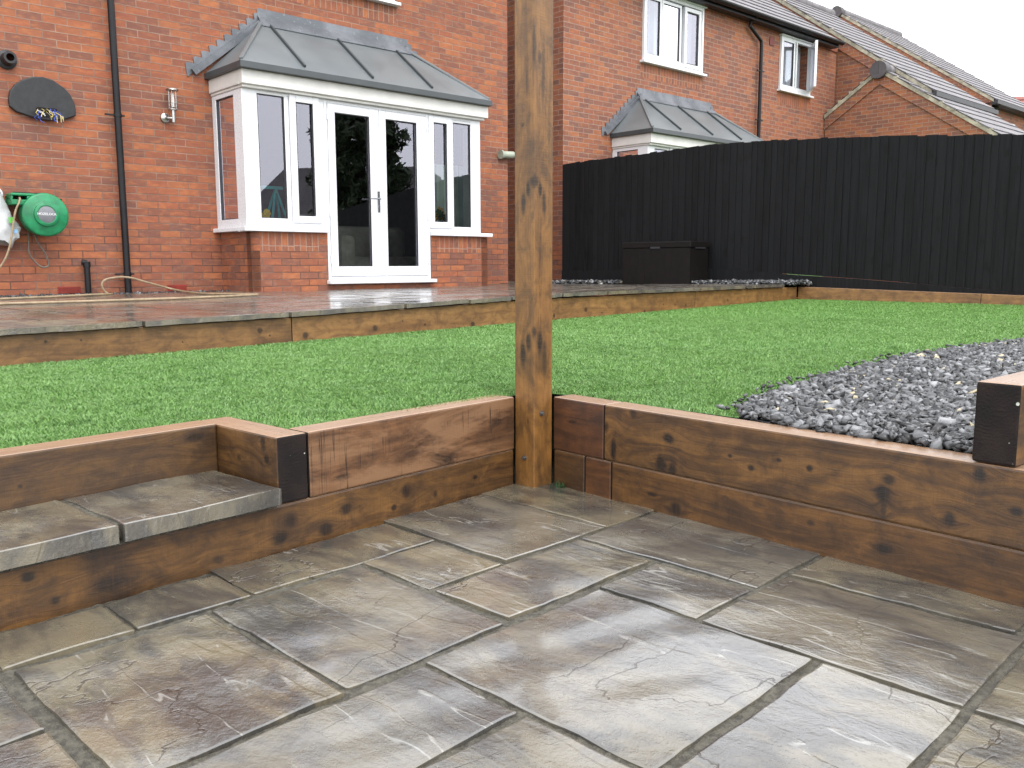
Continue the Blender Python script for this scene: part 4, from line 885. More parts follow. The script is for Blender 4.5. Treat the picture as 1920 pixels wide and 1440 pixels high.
EZ = [(-4, -.305), (0, -.298), (1.4, -.283), (3.45, -.240), (4.2, -.227), (8.43, -.226), (12, -.226)]
def ez(t_): return float(np.interp(t_, [a for a, _ in EZ], [b for _, b in EZ]))
def deck_z(x, y):
    p = Vector((x, y, 0)) - E0; t_, w = p.dot(Ed), p.dot(Ew); f = max(0.0, min(1.0, w / 3.4)); hz = -.290 + .03 * max(0, min(1, t_ / 9)); return ez(t_) * (1 - f) + hz * f

def sleeper(name, lab, mat, world, x0, x1, y0, y1, z0, z1, mend='endgrain', group=None, bev=.006, cat='sleeper'):
    mb = MB(); mb.box(x0, x1, y0, y1, z0, z1, 0, 1)
    o = mb.build(name, [mat, M[mend]], None, world, bevel=bev); tag(o, lab, cat, group); return o
G1 = 'sleepers of the retaining wall'
g = .0015
sleeper('timber_sleeper', 'rough-sawn pale sleeper with saw lines, top course between the post and the dark end-grain block', M['sleeper_rough'], ML, 0.0, .900 - g, 0, .10, -.669, -.475, group=G1)
sleeper('timber_sleeper', 'long dark knotty bottom sleeper running left from the post under the stone step', M['sleeper_l_low'], ML, 0.0, 2.6, .004, .104, -.865, -.671, group=G1)
# return sleeper whose dark end shows: local axes along -normal
MRet = frameM(L0 + Ld * 1.003, -Ln, Ld)      # x runs back into the lawn; outward side faces left along the step
o = MB(); o.box(0, .42, -.0, .10, -.669, -.475, 0, 1)
M['sleeper_ret'] = wood_mat('return_sleeper', LT, MD, DK, knots=[(.055, -.545, .012, .014, .95), (.07, -.50, .012, .03, .8), (.20, -.56, .01, .01, .6)], auto=0, seed=23)
tag(o.build('timber_sleeper', [M['sleeper_ret'], M['endgrain']], None, MRet, bevel=.006), 'short return sleeper with a blackened square end facing out beside the stone step', 'sleeper', G1)
sleeper('timber_sleeper', 'sleeper forming the back of the stone step, below the lawn edge at far left', wood_mat('step_back_sleeper', (0.098, 0.049, 0.0145), (0.058, 0.027, 0.009), (0.018, 0.0095, .0055), knots=[(1.075, -.505, .03, .014, .9), (1.03, -.52, .03, .03, .5), (1.56, -.56, .006, .005, .8)], auto=.3, seed=31), ML, 1.004, 3.2, .316, .416, -.667, -.473, group=G1)
sleeper('timber_sleeper', 'short dark reddish offcut in the top course right of the post', wood_mat('offcut_sleeper', (0.092, 0.034, 0.012), (0.055, 0.021, 0.008), (0.018, 0.009, .006), knots=[(.10, -.555, .02, .006, .7)], auto=0, stain=.7, seed=41), MR, 0.0, .248, 0, .10, -.669, -.475, group=G1)
sleeper('timber_sleeper', 'long top-course sleeper with dark arched knot stains on the right wall', M['sleeper_r_top'], MR, .250, 2.9, 0, .10, -.667, -.4745, group=G1)
sleeper('timber_sleeper', 'smallest offcut at the foot of the right wall, touching the post', wood_mat('olive_offcut', (0.105, 0.050, 0.015), (0.062, 0.028, 0.009), (0.018, 0.010, .006), auto=0, seed=43), MR, 0.0, .156, .003, .103, -.865, -.671, group=G1)
sleeper('timber_sleeper', 'narrow reddish filler piece in the bottom course of the right wall', wood_mat('red_offcut', (0.110, 0.043, 0.0125), (0.064, 0.025, 0.008), (0.02, 0.009, .006), auto=0, seed=47), MR, .158, .281, .003, .103, -.865, -.671, group=G1)
sleeper('timber_sleeper', 'long bottom-course sleeper at the foot of the right wall', M['sleeper_r_low'], MR, .283, 2.9, .004, .104, -.865, -.669, group=G1)
MBk = frameM(R0 + Rd * 1.542, -Rn, Rd)       # runs away from the wall; side faces right
o = MB(); o.box(-.001, 2.3, 0, .10, -.472, -.277, 0, 1)
tag(o.build('timber_sleeper', [M['sleeper'], M['endgrain']], None, MBk, bevel=.006), 'raised sleeper on top of the right wall showing its black end, beside the slate', 'sleeper', G1)
# inner fill behind walls
mb = MB(); mb.face([tuple(L0 + Ld * 3.2 - Ln * .42)[:2] + (-.50,), tuple(L0 + Ld * .9 - Ln * .1)[:2] + (-.50,), tuple(L0 - Ln * .1)[:2] + (-.50,), (.08, 3.5, -.50)])
# post
PW = .0955
psx = Matrix.Translation((.0785, 3.152, 0)) @ Matrix.Rotation(R(45), 4, 'Z')
pr = empty('timber_post', (.0785, 3.152, -.80), R(45), label='tall square brown timber post standing in the corner of the sleeper walls', cat='post')
mb = MB()
h_ = PW / 2
cs_ = [(-h_, -h_), (h_, -h_), (h_, h_), (-h_, h_)]
for i in range(4):
    a, b = cs_[i], cs_[(i + 1) % 4]
    sgn = 1 if i in (0, 2) else 1
    # u = height, v = across; the two camera sides share one continuous grain field
    if i == 0: va, vb = .0, .0955     # right-front face
    elif i == 3: va, vb = -.0955, .0  # left-front face
    else: va, vb = .3, .3955
    mb.face([(a[0], a[1], -.86), (b[0], b[1], -.86), (b[0], b[1], 1.75), (a[0], a[1], 1.75)], 0, [(-.86, va), (-.86, vb), (1.75, vb), (1.75, va)])
mb.face([(-h_, -h_, 1.75), (h_, -h_, 1.75), (h_, h_, 1.75), (-h_, h_, 1.75)], 1)
mb.build('post_shaft', [M['post'], M['endgrain']], pr, psx, bevel=.003)
for (px_, py_, pz_, dx, dy) in ((.107, 3.109, -.530, .707, -.707), (.045, 3.116, -.695, -.707, -.707)):
    mb = MB(); p = Vector((px_, py_, pz_)); d = Vector((dx, dy, 0)); mb.tube([p - d * .01, p + d * .009], .0055, 6); mb.tube([p - d * .002, p + d * .002], .009, 14); mb.build('bolt', M['bolt'], pr, I4)

# weed sprouting between the post foot and the right wall
wd_ = empty('weed_tuft', (.165, 3.085, -.80), label='tiny green weed sprouting at the foot of the post on its right side', cat='weed')
mb = MB(); rr = random.Random(6)
for k in range(34):
    a = rr.uniform(0, 6.28); p = Vector((.160 + rr.uniform(-.022, .035), 3.092 + rr.uniform(-.015, .012), -.803)); L = rr.uniform(.012, .034); q = p + Vector((math.cos(a) * L * .6, -abs(math.sin(a)) * L * .5, L)); w_ = Vector((math.sin(a), math.cos(a), 0)) * .0016
    mb.face([p - w_, p + w_, p.lerp(q, .6) + w_ * 1.3, q, p.lerp(q, .6) - w_ * 1.3])
mb.build('leaf', M['leaf'], wd_)
# stone step
G2 = 'stone slabs of the step'
def slab_mesh(x0, x1, y0, y1, z0, z1, seed, n=14, amp=.004, front_y=True):
    """riven slab: gridded top with irregular edges"""
    rr = np.random.default_rng(seed); mb = MB(); 
    def cuts(a, b): m_ = max(4, int((b - a) / .03)); return [a, a + .005] + [a + (b - a) * k / m_ for k in range(1, m_)] + [b - .005, b]
    CX, CY = cuts(x0, x1), cuts(y0, y1); nx, ny = len(CX) - 1, len(CY) - 1
    sm = lambda n_, a_: np.convolve(rr.normal(0, a_ * 1.7, n_ + 3), [.3, .4, .3], 'valid')[:n_ + 1]
    ex0, ex1, ey0, ey1 = [sm(k_, amp * .28) + rr.normal(0, amp * .22, k_ + 1) for k_ in (ny, ny, nx, nx)]
    ph = rr.uniform(0, 6, 8); c = (rr.uniform(), rr.uniform(), rr.uniform() ** 1.5, 1)
    def hgt(x, y):
        e = min(x - x0, x1 - x, y - y0, y1 - y); r_ = -.0016 if e < .004 else 0
        return z1 + .0016 * math.sin(x * 17 + ph[0] + math.sin(y * 13 + ph[1]) * 1.3) + .0012 * math.sin(y * 31 + ph[2] + x * 9) + r_
    G = [[None] * (ny + 1) for _ in range(nx + 1)]
    for i in range(nx + 1):
        for j in range(ny + 1):
            x = CX[i]; y = CY[j]; z = hgt(x, y)
            if i <= 1: x += ex0[j]
            if i >= nx - 1: x += ex1[j]
            if j <= 1: y += ey0[i]
            if j >= ny - 1: y += ey1[i]
            G[i][j] = (x, y, z)
    for i in range(nx):
        for j in range(ny): mb.face([G[i][j], G[i + 1][j], G[i + 1][j + 1], G[i][j + 1]], c=c)
    def skirt(seq):
        for a, b in zip(seq[:-1], seq[1:]):
            am, bm = (a[0], a[1], (a[2] + z0) / 2), (b[0], b[1], (b[2] + z0) / 2)
            mb.face([(a[0], a[1], z0), (b[0], b[1], z0), b, a], c=c)
    skirt([G[i][0] for i in range(nx + 1)]); skirt([G[nx][j] for j in range(ny + 1)]); skirt([G[i][ny] for i in range(nx, -1, -1)]); skirt([G[0][j] for j in range(ny, -1, -1)])
    return mb
for k, (a, b, lab) in enumerate(((1.020, 1.458, 'riven grey stone slab on the step, against the blackened sleeper end'), (1.474, 1.93, 'riven grey stone slab on the step, cut by the left picture edge'), (1.946, 2.40, 'riven stone slab at the far left end of the step, outside the view'))):
    mb = slab_mesh(a, b, -.042, .312, -.655, -.611, 50 + k); tag(mb.build('step_slab', M['paving'], None, ML, smooth=True, sharp=10), lab, 'stone slab', G2)
mb = MB(); mb.box(1.006, 2.5, -.012, .315, -.669, -.650); mb.box(1.456, 1.476, -.018, .31, -.650, -.616); tag(mb.build('mortar_bed', M['mortar'], None, ML), 'sandy mortar bed under and between the stone step slabs', 'mortar')

# ------------------------------------------------------------------ lower patio
gp = Vector((.0773, 3.118, 0)); ta = R(44.5); pa = Vector((math.sin(ta), math.cos(ta), 0)); pb = Vector((math.cos(ta), -math.sin(ta), 0))
MP = Matrix(((pa.x, -pb.x, 0, gp.x), (pa.y, -pb.y, 0, gp.y), (0, 0, 1, 0), (0, 0, 0, 1)))   # local x = a, local y = -b
J = .0045
SL = [(-1.815, -1.54, .035, .240), (-1.54, -1.252, .025, .236), (-1.252, -.657, -.02, .228), (-.652, -.210, -.05, .508), (-.206, .08, -.08, .505), (-.93, -.664, .226, .513), (-.925, -.365, .524, .788), (-.350, .06, .512, 1.095),
      (-1.378, -.945, .250, .800), (-1.802, -1.385, .262, .812), (-1.198, -.632, .812, 1.380), (-.620, -.368, .802, 1.092), (-.628, -.215, 1.104, 1.665), (-.208, .05, 1.105, 1.64), (-1.78, -1.205, .824, 1.098), (-1.78, -1.205, 1.108, 1.66),
      (-1.190, -.636, 1.396, 1.668), (-2.38, -1.825, .262, .545), (-2.38, -1.825, .556, 1.10), (-2.20, -1.825, .03, .250), (-2.6, -2.21, .03, .25), (-.628, -.06, 1.678, 1.95), (-1.19, -.64, 1.68, 2.24), (-.628, -.06, 1.96, 2.5), (-1.78, -1.2, 1.67, 1.95), (-2.38, -1.79, 1.11, 1.66),
      (-2.95, -2.39, .26, .82), (-2.95, -2.39, .83, 1.38), (-1.78, -1.2, 1.96, 2.5), (-2.38, -1.79, 1.67, 2.24), (-.05, .4, 1.66, 2.2), (-.2, .06, 2.21, 2.5)]
allv = MB()
for k, (a0, a1, b0, b1) in enumerate(SL):
    m_ = slab_mesh(a0 + J, a1 - J, -b1 + J, -b0 - J, -.845, -.800 - .0012 * ((k * 7) % 3), 100 + k, amp=.0035)
    i0 = len(allv.v); allv.v += m_.v; allv.f += [tuple(i + i0 for i in f) for f in m_.f]; allv.m += m_.m; allv.uv += m_.uv; allv.c += m_.c
tag(allv.build('patio_paving', M['paving'], None, MP, smooth=True, sharp=10), kind='structure')
# mortar joints, slightly ragged
nx, ny = 260, 230; xs = np.linspace(-3.1, .6, nx); ys = np.linspace(-2.6, .3, ny); X, Y = np.meshgrid(xs, ys, indexing='ij'); Zm = -.8088 + rng.normal(0, .0011, X.shape) + .0015 * np.sin(X * 31 + np.sin(Y * 17))
V = np.c_[X.ravel(), Y.ravel(), Zm.ravel(), np.ones(X.size)] @ np.array(MP).T; idx = np.arange(nx * ny).reshape(nx, ny)
F = np.stack([idx[:-1, :-1], idx[1:, :-1], idx[1:, 1:], idx[:-1, 1:]], -1).reshape(-1, 4)
tag(fast_mesh('patio_mortar', V[:, :3], F, 4, M['mortar']), kind='structure')

# ground sheet
mb = MB(); mb.face([(-400, -400, -1.25), (400, -400, -1.25), (400, 600, -1.25), (-400, 600, -1.25)]); tag(mb.build('ground', M['earth']), kind='structure')
mb = MB(); mb.face([(-6, -6, -.86), (6, -6, -.86), (6, 4, -.86), (-6, 4, -.86)]); tag(mb.build('patio_base', M['mortar']), kind='structure')

# ------------------------------------------------------------------ lawn
cornr = Vector((.08, 3.29, 0))
far = lambda t_, o=0.0: Vector((3.35, 10.29, 0)) + Vector((.743, -.669, 0)) * t_ - Vector((-.669, -.743, 0)) * o
GB_ = [(.716, 2.726), (.83, 3.0), (1.113, 3.346), (1.498, 3.808), (1.937, 4.268), (2.378, 4.619), (2.956, 5.031), (4.2, 5.75), (5.6, 6.3), (7.1, 6.75)]
LP = [L0 + Ld * 3.2 - Ln * .416, L0 + Ld * .903 - Ln * .416, L0 + Ld * .903 - Ln * .100, cornr, R0 + Rd * .0 - Rn * .1] + [Vector((x, y, 0)) for x, y in GB_] + [far(6.3), far(5), far(3), far(1), far(0), E0 + Ed * 6, E0 + Ed * 4, E0 + Ed * 2, E0, E0 - Ed * 3.5]
mb = MB(); mb.face([(p.x, p.y, lz(p.x, p.y) - .004) for p in LP]); 
lawn = mb.build('lawn', M['turf']); tag(lawn, kind='structure')
import bmesh as _bm
def inside(px_, py_, poly):
    n = len(poly); res = np.zeros(len(px_), bool); j = n - 1
    for i in range(n):
        xi, yi = poly[i][0], poly[i][1]; xj, yj = poly[j][0], poly[j][1]
        c = ((yi > py_) != (yj > py_)) & (px_ < (xj - xi) * (py_ - yi) / (yj - yi + 1e-12) + xi); res ^= c; j = i
    return res
# blades
PX, PY = [], []
def scatter(x0, x1, y0, y1, dens):
    n = int((x1 - x0) * (y1 - y0) * dens); return rng.uniform(x0, x1, n), rng.uniform(y0, y1, n)
poly = [(p.x, p.y) for p in LP]
for (d0, d1, dens) in ((0, 3.6, 42000), (3.6, 5.0, 28000), (5.0, 7.5, 14000), (7.5, 14, 6500)):
    x, y = scatter(-3.6, 7.5, 1.2, 10.6, dens); rr_ = np.hypot(x, y)
    ok = (rr_ >= d0) & (rr_ < d1) & (np.abs(x) < y * .66 + .35); x, y = x[ok], y[ok]; ok = inside(x, y, poly); PX.append(x[ok]); PY.append(y[ok])
bx = np.concatenate(PX); by = np.concatenate(PY); nb_ = len(bx); rad = np.hypot(bx, by)
clump = np.sin(bx * 9 + np.sin(by * 7) * 2) * np.sin(by * 11 + np.sin(bx * 6) * 2)
hh = rng.uniform(.008, .015, nb_) * (1 + .18 * clump); wd = (.00045 + .00032 * rad) * rng.uniform(.7, 1.3, nb_)
lean_a = rng.uniform(0, 2 * np.pi, nb_) * .85 + 2.6 + .5 * np.sin(bx * 5.1 + by * 4.3); lean = rng.uniform(.3, 1.15, nb_) * hh
ang = rng.uniform(0, np.pi, nb_) * .8; bz = lz(bx, by)
base = np.stack([bx, by, bz - .004], 1); sd_ = np.stack([np.cos(ang), np.sin(ang), np.zeros(nb_)], 1) * wd[:, None]; tip = base + np.stack([np.cos(lean_a) * lean, np.sin(lean_a) * lean, hh], 1); midp = base + np.stack([np.cos(lean_a) * lean * .35, np.sin(lean_a) * lean * .35, hh * .62], 1)
V = np.stack([base - sd_, base + sd_, midp + sd_ * .8, tip, midp - sd_ * .8], 1).reshape(-1, 3)
ii = np.arange(nb_) * 5; F = np.stack([ii, ii + 1, ii + 2, ii + 3, ii + 4], 1)
pal = np.array([(.140, .270, .070), (.165, .300, .088), (.205, .335, .120), (.120, .240, .058), (.235, .315, .135), (.080, .155, .040)]); pk = rng.choice(6, nb_, p=[.27, .29, .20, .12, .07, .05])
cc = pal[pk] * rng.uniform(.88, 1.28, (nb_, 1)); cc = np.repeat(cc, 5, 0); sc_ = np.tile([.45, .45, .9, 1.15, .9], nb_)[:, None]; cc = np.c_[cc * np.where(sc_ < .6, 1, 1), np.ones(len(cc))]
tag(fast_mesh('grass', V, F, 5, M['blade'], cc), kind='stuff')

# ------------------------------------------------------------------ slate chippings
def stones(name, poly, dens, zf, size=(.0085, .021), layers=2, pale=1.0, lift=.012):
    xs_, ys_ = [p[0] for p in poly], [p[1] for p in poly]; x, y = scatter(min(xs_), max(xs_), min(ys_), max(ys_), dens * layers); ok = inside(x, y, poly); x, y = x[ok], y[ok]; n = len(x)
    s = rng.uniform(size[0], size[1], n) * rng.uniform(.7, 1.25, n); z = np.array([zf(a, b) for a, b in zip(x, y)]) + rng.uniform(0, lift, n)
    cube = np.array([(-1, -1, -1), (1, -1, -1), (1, 1, -1), (-1, 1, -1), (-1, -1, 1), (1, -1, 1), (1, 1, 1), (-1, 1, 1)], float)
    v = cube[None] * (1 + rng.uniform(-.45, .35, (n, 8, 3))); v[:, 4:, :2] *= rng.uniform(.35, .9, (n, 1, 1)); v *= np.stack([s, s * rng.uniform(.5, .85, n), s * rng.uniform(.18, .45, n)], 1)[:, None, :]
    az, ti, ro = rng.uniform(0, 6.28, n), rng.normal(0, .55, n), rng.normal(0, .45, n)
    def rot(v, a, i, j):
        c_, s_ = np.cos(a)[:, None], np.sin(a)[:, None]; vi, vj = v[:, :, i].copy(), v[:, :, j].copy(); v[:, :, i] = c_ * vi - s_ * vj; v[:, :, j] = s_ * vi + c_ * vj
    rot(v, ti, 1, 2); rot(v, ro, 0, 2); rot(v, az, 0, 1); v += np.stack([x, y, z], 1)[:, None, :]
    q = np.array([(0, 3, 2, 1), (4, 5, 6, 7), (0, 1, 5, 4), (1, 2, 6, 5), (2, 3, 7, 6), (3, 0, 4, 7)]); F = (np.arange(n)[:, None, None] * 8 + q[None]).reshape(-1, 4)
    tone = rng.choice([.018, .035, .07, .13, .22], n, p=[.22, .28, .25, .16, .09]) * pale; c = np.stack([tone * .98, tone * 1.0, tone * 1.03, np.ones(n)], 1); odd = rng.uniform(size=n) < .012; c[odd, :3] = (.40, .34, .22)
    return tag(fast_mesh(name, v.reshape(-1, 3), F, 4, M['slate'], np.repeat(c, 8, 0)), kind='stuff')
GP = GB_[:7] + [(4.2, 5.75), (4.6, 5.4), tuple((R0 + Rd * 1.44 - Rn * 2.4))[:2], tuple((R0 + Rd * 1.44 - Rn * .1))[:2], tuple((R0 + Rd * .87 - Rn * .1))[:2]]
mb = MB(); mb.face([(x, y, lz(x, y) + .001) for x, y in GP]); tag(mb.build('slate_bed', M['soil']), kind='structure')
stones('slate_chippings', [(x, y) for x, y in GP], 3800, lambda x, y: lz(x, y) + .004, layers=1.6, lift=.016)

stones('slate_chippings', [(.62, 2.80), (.75, 2.70), (1.3, 3.40), (1.9, 4.12), (2.9, 4.92), (2.85, 5.10), (1.85, 4.32), (1.05, 3.46)], 260, lambda x, y: lz(x, y) + .012, layers=1, lift=.008, size=(.007, .015))
# ------------------------------------------------------------------ upper terrace
allv = MB(); rr = random.Random(12)
Fp, Fdv, Fnv = Vector((.78, 12.8, 0)), Vector((.743, -.669, 0)), Vector((-.669, -.743, 0))
def ok_slab(c_):
    l = H.inverted() @ Vector((c_.x, c_.y, 0)); f = (Vector((c_.x, c_.y, 0)) - Fp)
    if l.y > -.02 and l.x < 6.2: return False
    if l.y > 3 : return False
    return f.dot(Fnv) > .38 or l.x < 6.4
rows = [(0, .46), (.46, .92), (.92, 1.5), (1.5, 1.8), (1.8, 2.4), (2.4, 2.85), (2.85, 3.4), (3.4, 3.95), (3.95, 4.5), (4.5, 5.1), (5.1, 5.7), (5.7, 6.3)]
for (w0, w1) in rows:
    t_ = -3.6 + rr.uniform(-.2, .1)
    while t_ < 9.6:
        L = rr.choice([.45, .6, .6, .9]); t1 = t_ + L
        if w0 == 0 and t_ < 8.40 < t1: t1 = 8.40
        c_ = E0 + Ed * ((t_ + t1) / 2) + Ew * ((w0 + w1) / 2)
        if ok_slab(c_) and not (w0 == 0 and t_ > 8.35):
            cs3 = []; j = .010; o0 = -.045 if w0 == 0 else 0
            col_ = (rr.random(), rr.random(), rr.random() ** 1.3, 1); n_ = 5
            for (tt, ww) in ((t_ + j, w0 + o0 + j), (t1 - j, w0 + o0 + j), (t1 - j, w1 - j), (t_ + j, w1 - j)):
                p = E0 + Ed * tt + Ew * ww; cs3.append(Vector((p.x + rr.uniform(-.003, .003), p.y + rr.uniform(-.003, .003), deck_z(p.x, p.y) + rr.uniform(-.002, .002))))
            # subdivide the front edge so it looks chipped
            ns = 10; front = [cs3[0].lerp(cs3[1], k / ns) + Vector((rr.uniform(-.003, .003), rr.uniform(-.003, .003), rr.uniform(-.003, .001))) for k in range(ns + 1)] if w0 == 0 else [cs3[0], cs3[1]]
            allv.face([tuple(p) for p in front] + [tuple(cs3[2]), tuple(cs3[3])], c=col_)
            ring_ = front + [cs3[2], cs3[3]]; th_ = .029
            for a, b in zip(ring_, ring_[1:] + ring_[:1]): allv.face([(a.x, a.y, a.z - th_), (b.x, b.y, b.z - th_), tuple(b), tuple(a)], c=col_)
        t_ = t1
tag(allv.build('terrace_paving', M['paving_deck']), kind='structure')
mb = MB()
for k in range(12):
    for j_ in range(6):
        def q(a, b):
            p = E0 + Ed * (-3.6 + a * 1.12) + Ew * (.03 + b * 1.05); return (p.x, p.y, deck_z(p.x, p.y) - .006)
        mb.face([q(k, j_), q(k + 1, j_), q(k + 1, j_ + 1), q(k, j_ + 1)])
tag(mb.build('terrace_bed', M['mortar']), kind='structure')
# terrace edge sleepers
joints = [-3.6, -.55, 1.62, 3.78, 6.2, 8.40]; G3 = 'sleepers edging the terrace'
labs = ['terrace edging sleeper cut by the left picture edge', 'knotty terrace edging sleeper between the left edge and the french doors', 'terrace edging sleeper below the french doors, left of the post', 'terrace edging sleeper with dark knot blotches just right of the post', 'farthest terrace edging sleeper, ending at the far lawn corner']
for k in range(5):
    a, b = joints[k] + .002, joints[k + 1] - .002; za, zb = ez(a) - .038, ez(b) - .038; pA, pB = E0 + Ed * a, E0 + Ed * b
    MEd = frameM(E0, Ed, -Ew); mb = MB(); bot = -.62
    for (y, flip) in ((0, 0), (.10, 1)):
        mb.face([(a, y, bot), (b, y, bot), (b, y, zb), (a, y, za)], 0, [(a, bot), (b, bot), (b, zb), (a, za)])
    mb.face([(a, 0, za), (b, 0, zb), (b, .10, zb), (a, .10, za)]); mb.face([(a, 0, bot), (a, .10, bot), (a, .10, za), (a, 0, za)], 1); mb.face([(b, 0, bot), (b, .10, bot), (b, .10, zb), (b, 0, zb)], 1)
    tag(mb.build('timber_sleeper', [M['sleeper_pale'] if k > 1 else wood_mat('edging_timber', (0.215, 0.108, 0.036), (0.150, 0.072, 0.024), (0.045, 0.022, 0.011), stain=.5, auto=.95, seed=60 + k), M['endgrain']], None, MEd, bevel=.004), labs[k], 'sleeper', G3)
# far strip sleepers along the fence
fo = Vector((3.35, 10.29, 0)); MF = frameM(fo, Fdv, Fnv)
for k, (a, b, lab) in enumerate(((.0, 1.95, 'pale sleeper along the foot of the black fence, nearest the terrace corner'), (1.953, 4.6, 'pale sleeper along the foot of the black fence, running out of view on the right'))):
    mb = MB(); zt = lambda s_: float(np.interp(s_, [0, 2.2, 6], [-.262, -.312, -.40]))
    mb.face([(a, 0, -.6), (b, 0, -.6), (b, 0, zt(b)), (a, 0, zt(a))]); mb.face([(a, 0, zt(a)), (b, 0, zt(b)), (b, .1, zt(b)), (a, .1, zt(a))]); mb.face([(a, .1, -.6), (b, .1, -.6), (b, .1, zt(b)), (a, .1, zt(a))]); mb.face([(a, 0, -.6), (a, .1, -.6), (a, .1, zt(a)), (a, 0, zt(a))], 1); mb.face([(b, 0, -.6), (b, .1, -.6), (b, .1, zt(b)), (b, 0, zt(b))], 1)
    tag(mb.build('timber_sleeper', [M['sleeper_pale'], M['endgrain']], None, MF, bevel=.004), lab, 'sleeper', 'sleepers along the fence')
# gravel strips on the terrace
def hpoly(pts): return [tuple((H @ Vector((a, b, 0)))[:2]) for a, b in pts]
stones('slate_chippings', hpoly([(-1.2, -.18), (1.80, -.18), (1.80, .115), (-1.2, .115)]), 1500, lambda x, y: -.305, layers=2, lift=.025, size=(.010, .022))
fs = [tuple((Fp + Fdv * a + Fnv * b))[:2] for a, b in ((.0, .02), (3.70, .02), (3.62, .45), (.0, .45))]
stones('slate_chippings', fs, 1500, lambda x, y: deck_z(x, y) + .0, layers=2, lift=.035, size=(.012, .026), pale=1.25)
mb = MB(); mb.face([(x, y, deck_z(x, y) - .006) for x, y in fs]); tag(mb.build('slate_bed', M['soil']), kind='structure')

# ------------------------------------------------------------------ fence
MFe = frameM(Fp, Fdv, Fnv)
TS = [(-.1, 1.426), (1.5, 1.465), (2.4, 1.486), (3.07, 1.463), (3.47, 1.442), (4.18, 1.404), (4.67, 1.366), (5.2, 1.322), (5.8, 1.269), (10, .92)]
BS = [(-.1, -.09), (2.45, -.048), (3.1, -.093), (3.5, -.122), (4.2, -.161), (4.7, -.197), (5.3, -.242), (5.8, -.290), (10, -.60)]
fi = lambda T, s_: float(np.interp(s_, [a for a, _ in T], [b for _, b in T]))
fe = empty('fence', (Fp.x, Fp.y, -.4), label='black stained close-board fence crossing behind the lawn', cat='fence')
mb = MB(); s_ = -.06; rr = random.Random(5)
while s_ < 9.2:
    w = rr.choice([.070, .085, .092, .100, .112]); a, b = s_, s_ + w + .020; ta_, tb_ = rr.uniform(.010, .013), .004; jt = rr.uniform(-.009, .009); cc_ = (rr.random(), rr.random() ** 2, 0, 1)
    za, zb, ba, bb2 = fi(TS, a) + jt, fi(TS, b) + jt, fi(BS, a), fi(BS, b)
    y_a, y_b = -.004, -.006 - rr.uniform(0, .006)      # thick edge laps over the next board
    f0 = [(a, y_a, ba), (b, y_b - .006, bb2), (b, y_b - .006, zb), (a, y_a, za)]
    mb.face(f0, 0, [(a, ba), (b, bb2), (b, zb), (a, za)], c=cc_); mb.face([(b, y_b - .006, bb2), (b, y_b + .007, bb2), (b, y_b + .007, zb), (b, y_b - .006, zb)], 0, c=cc_)
    mb.face([(a, y_a + .004, ba), (b, y_b + .007, bb2), (b, y_b + .007, zb), (a, y_a + .004, za)], 0, c=cc_); mb.face([(a, y_a, za), (b, y_b - .006, zb), (b, y_b + .007, zb), (a, y_a + .004, za)], 0, c=cc_); mb.face([(a, y_a, ba), (b, y_b - .006, bb2), (b, y_b + .007, bb2), (a, y_a + .004, ba)], 0, c=cc_)
    s_ += w
mb.build('board_panel', M['fence'], fe, MFe, merge=False)
mb = MB(); s_ = -.06
while s_ < 9.2:
    b = s_ + .125
    for (y0_, y1_) in ((-.012, .014),):
        za, zb = fi(BS, s_) - (-.004 if s_ < 3.2 else .004), fi(BS, b) - (-.004 if s_ < 3.2 else .004); mb.face([(s_, y0_, za - .26), (b, y0_, zb - .26), (b, y0_, zb), (s_, y0_, za)], c=(.3, .1, 0, 1)); mb.face([(s_, y0_, za), (b, y0_, zb), (b, y1_, zb), (s_, y1_, za)], c=(.3, .1, 0, 1)); mb.face([(s_, y1_, za - .26), (b, y1_, zb - .26), (b, y1_, zb), (s_, y1_, za)], c=(.3, .1, 0, 1))
    s_ = b
mb.build('gravel_board', M['fence'], fe, MFe)
mb = MB()
for zz in (.0, .55, 1.1):
    for k in range(9): a, b = k * 1.0, k * 1.0 + 1.0; mb.bar((a, .035, fi(BS, a) + .25 + zz), (b, .035, fi(BS, b) + .25 + zz), .05, .07)
mb.build('rail', M['fence'], fe, MFe)
for k in range(4):
    mb = MB(); a = .1 + k * 2.9; mb.box(a, a + .09, .05, .14, -.6, fi(TS, a) - .05); mb.build('fence_post', M['fence'], fe, MFe)
# neighbour's lawn seen through the gap under the boards
mb = MB(); mb.face([tuple(Fp + Fdv * a - Fnv * b)[:2] + (-.145,) for a, b in ((2.2, .25), (9.5, .25), (9.5, 16), (2.2, 16))]); tag(mb.build('neighbour_lawn', simple('rough_lawn', (.10, .22, .04), .9, scale=3, var=.3)), kind='structure')

# ------------------------------------------------------------------ storage box
sb = empty('storage_box', (2.19, 10.83, -.235), label='dark brown garden storage box with recessed handle against the fence', cat='storage box')
MS = frameM(Vector((2.19, 10.83, 0)) - Fdv * 1.02, Fdv, Fnv)
mb = MB(); mb.box(.012, 1.008, .008, .452, -.25, .205); 
for k in range(9): mb.box(.05 + k * .1, .055 + k * .1, .0055, .009, -.22, .19)
mb.build('box_body', M['box'], sb, MS, bevel=.006)
mb = MB(); mb.box(0, 1.02, 0, .46, .208, .285); mb.build('lid', M['box'], sb, MS, bevel=.010)
mb = MB(); mb.box(.44, .58, -.002, .01, .200, .222); mb.box(1.006, 1.0225, .12, .36, .196, .214); mb.split('handle', M['seal'], sb, MS)

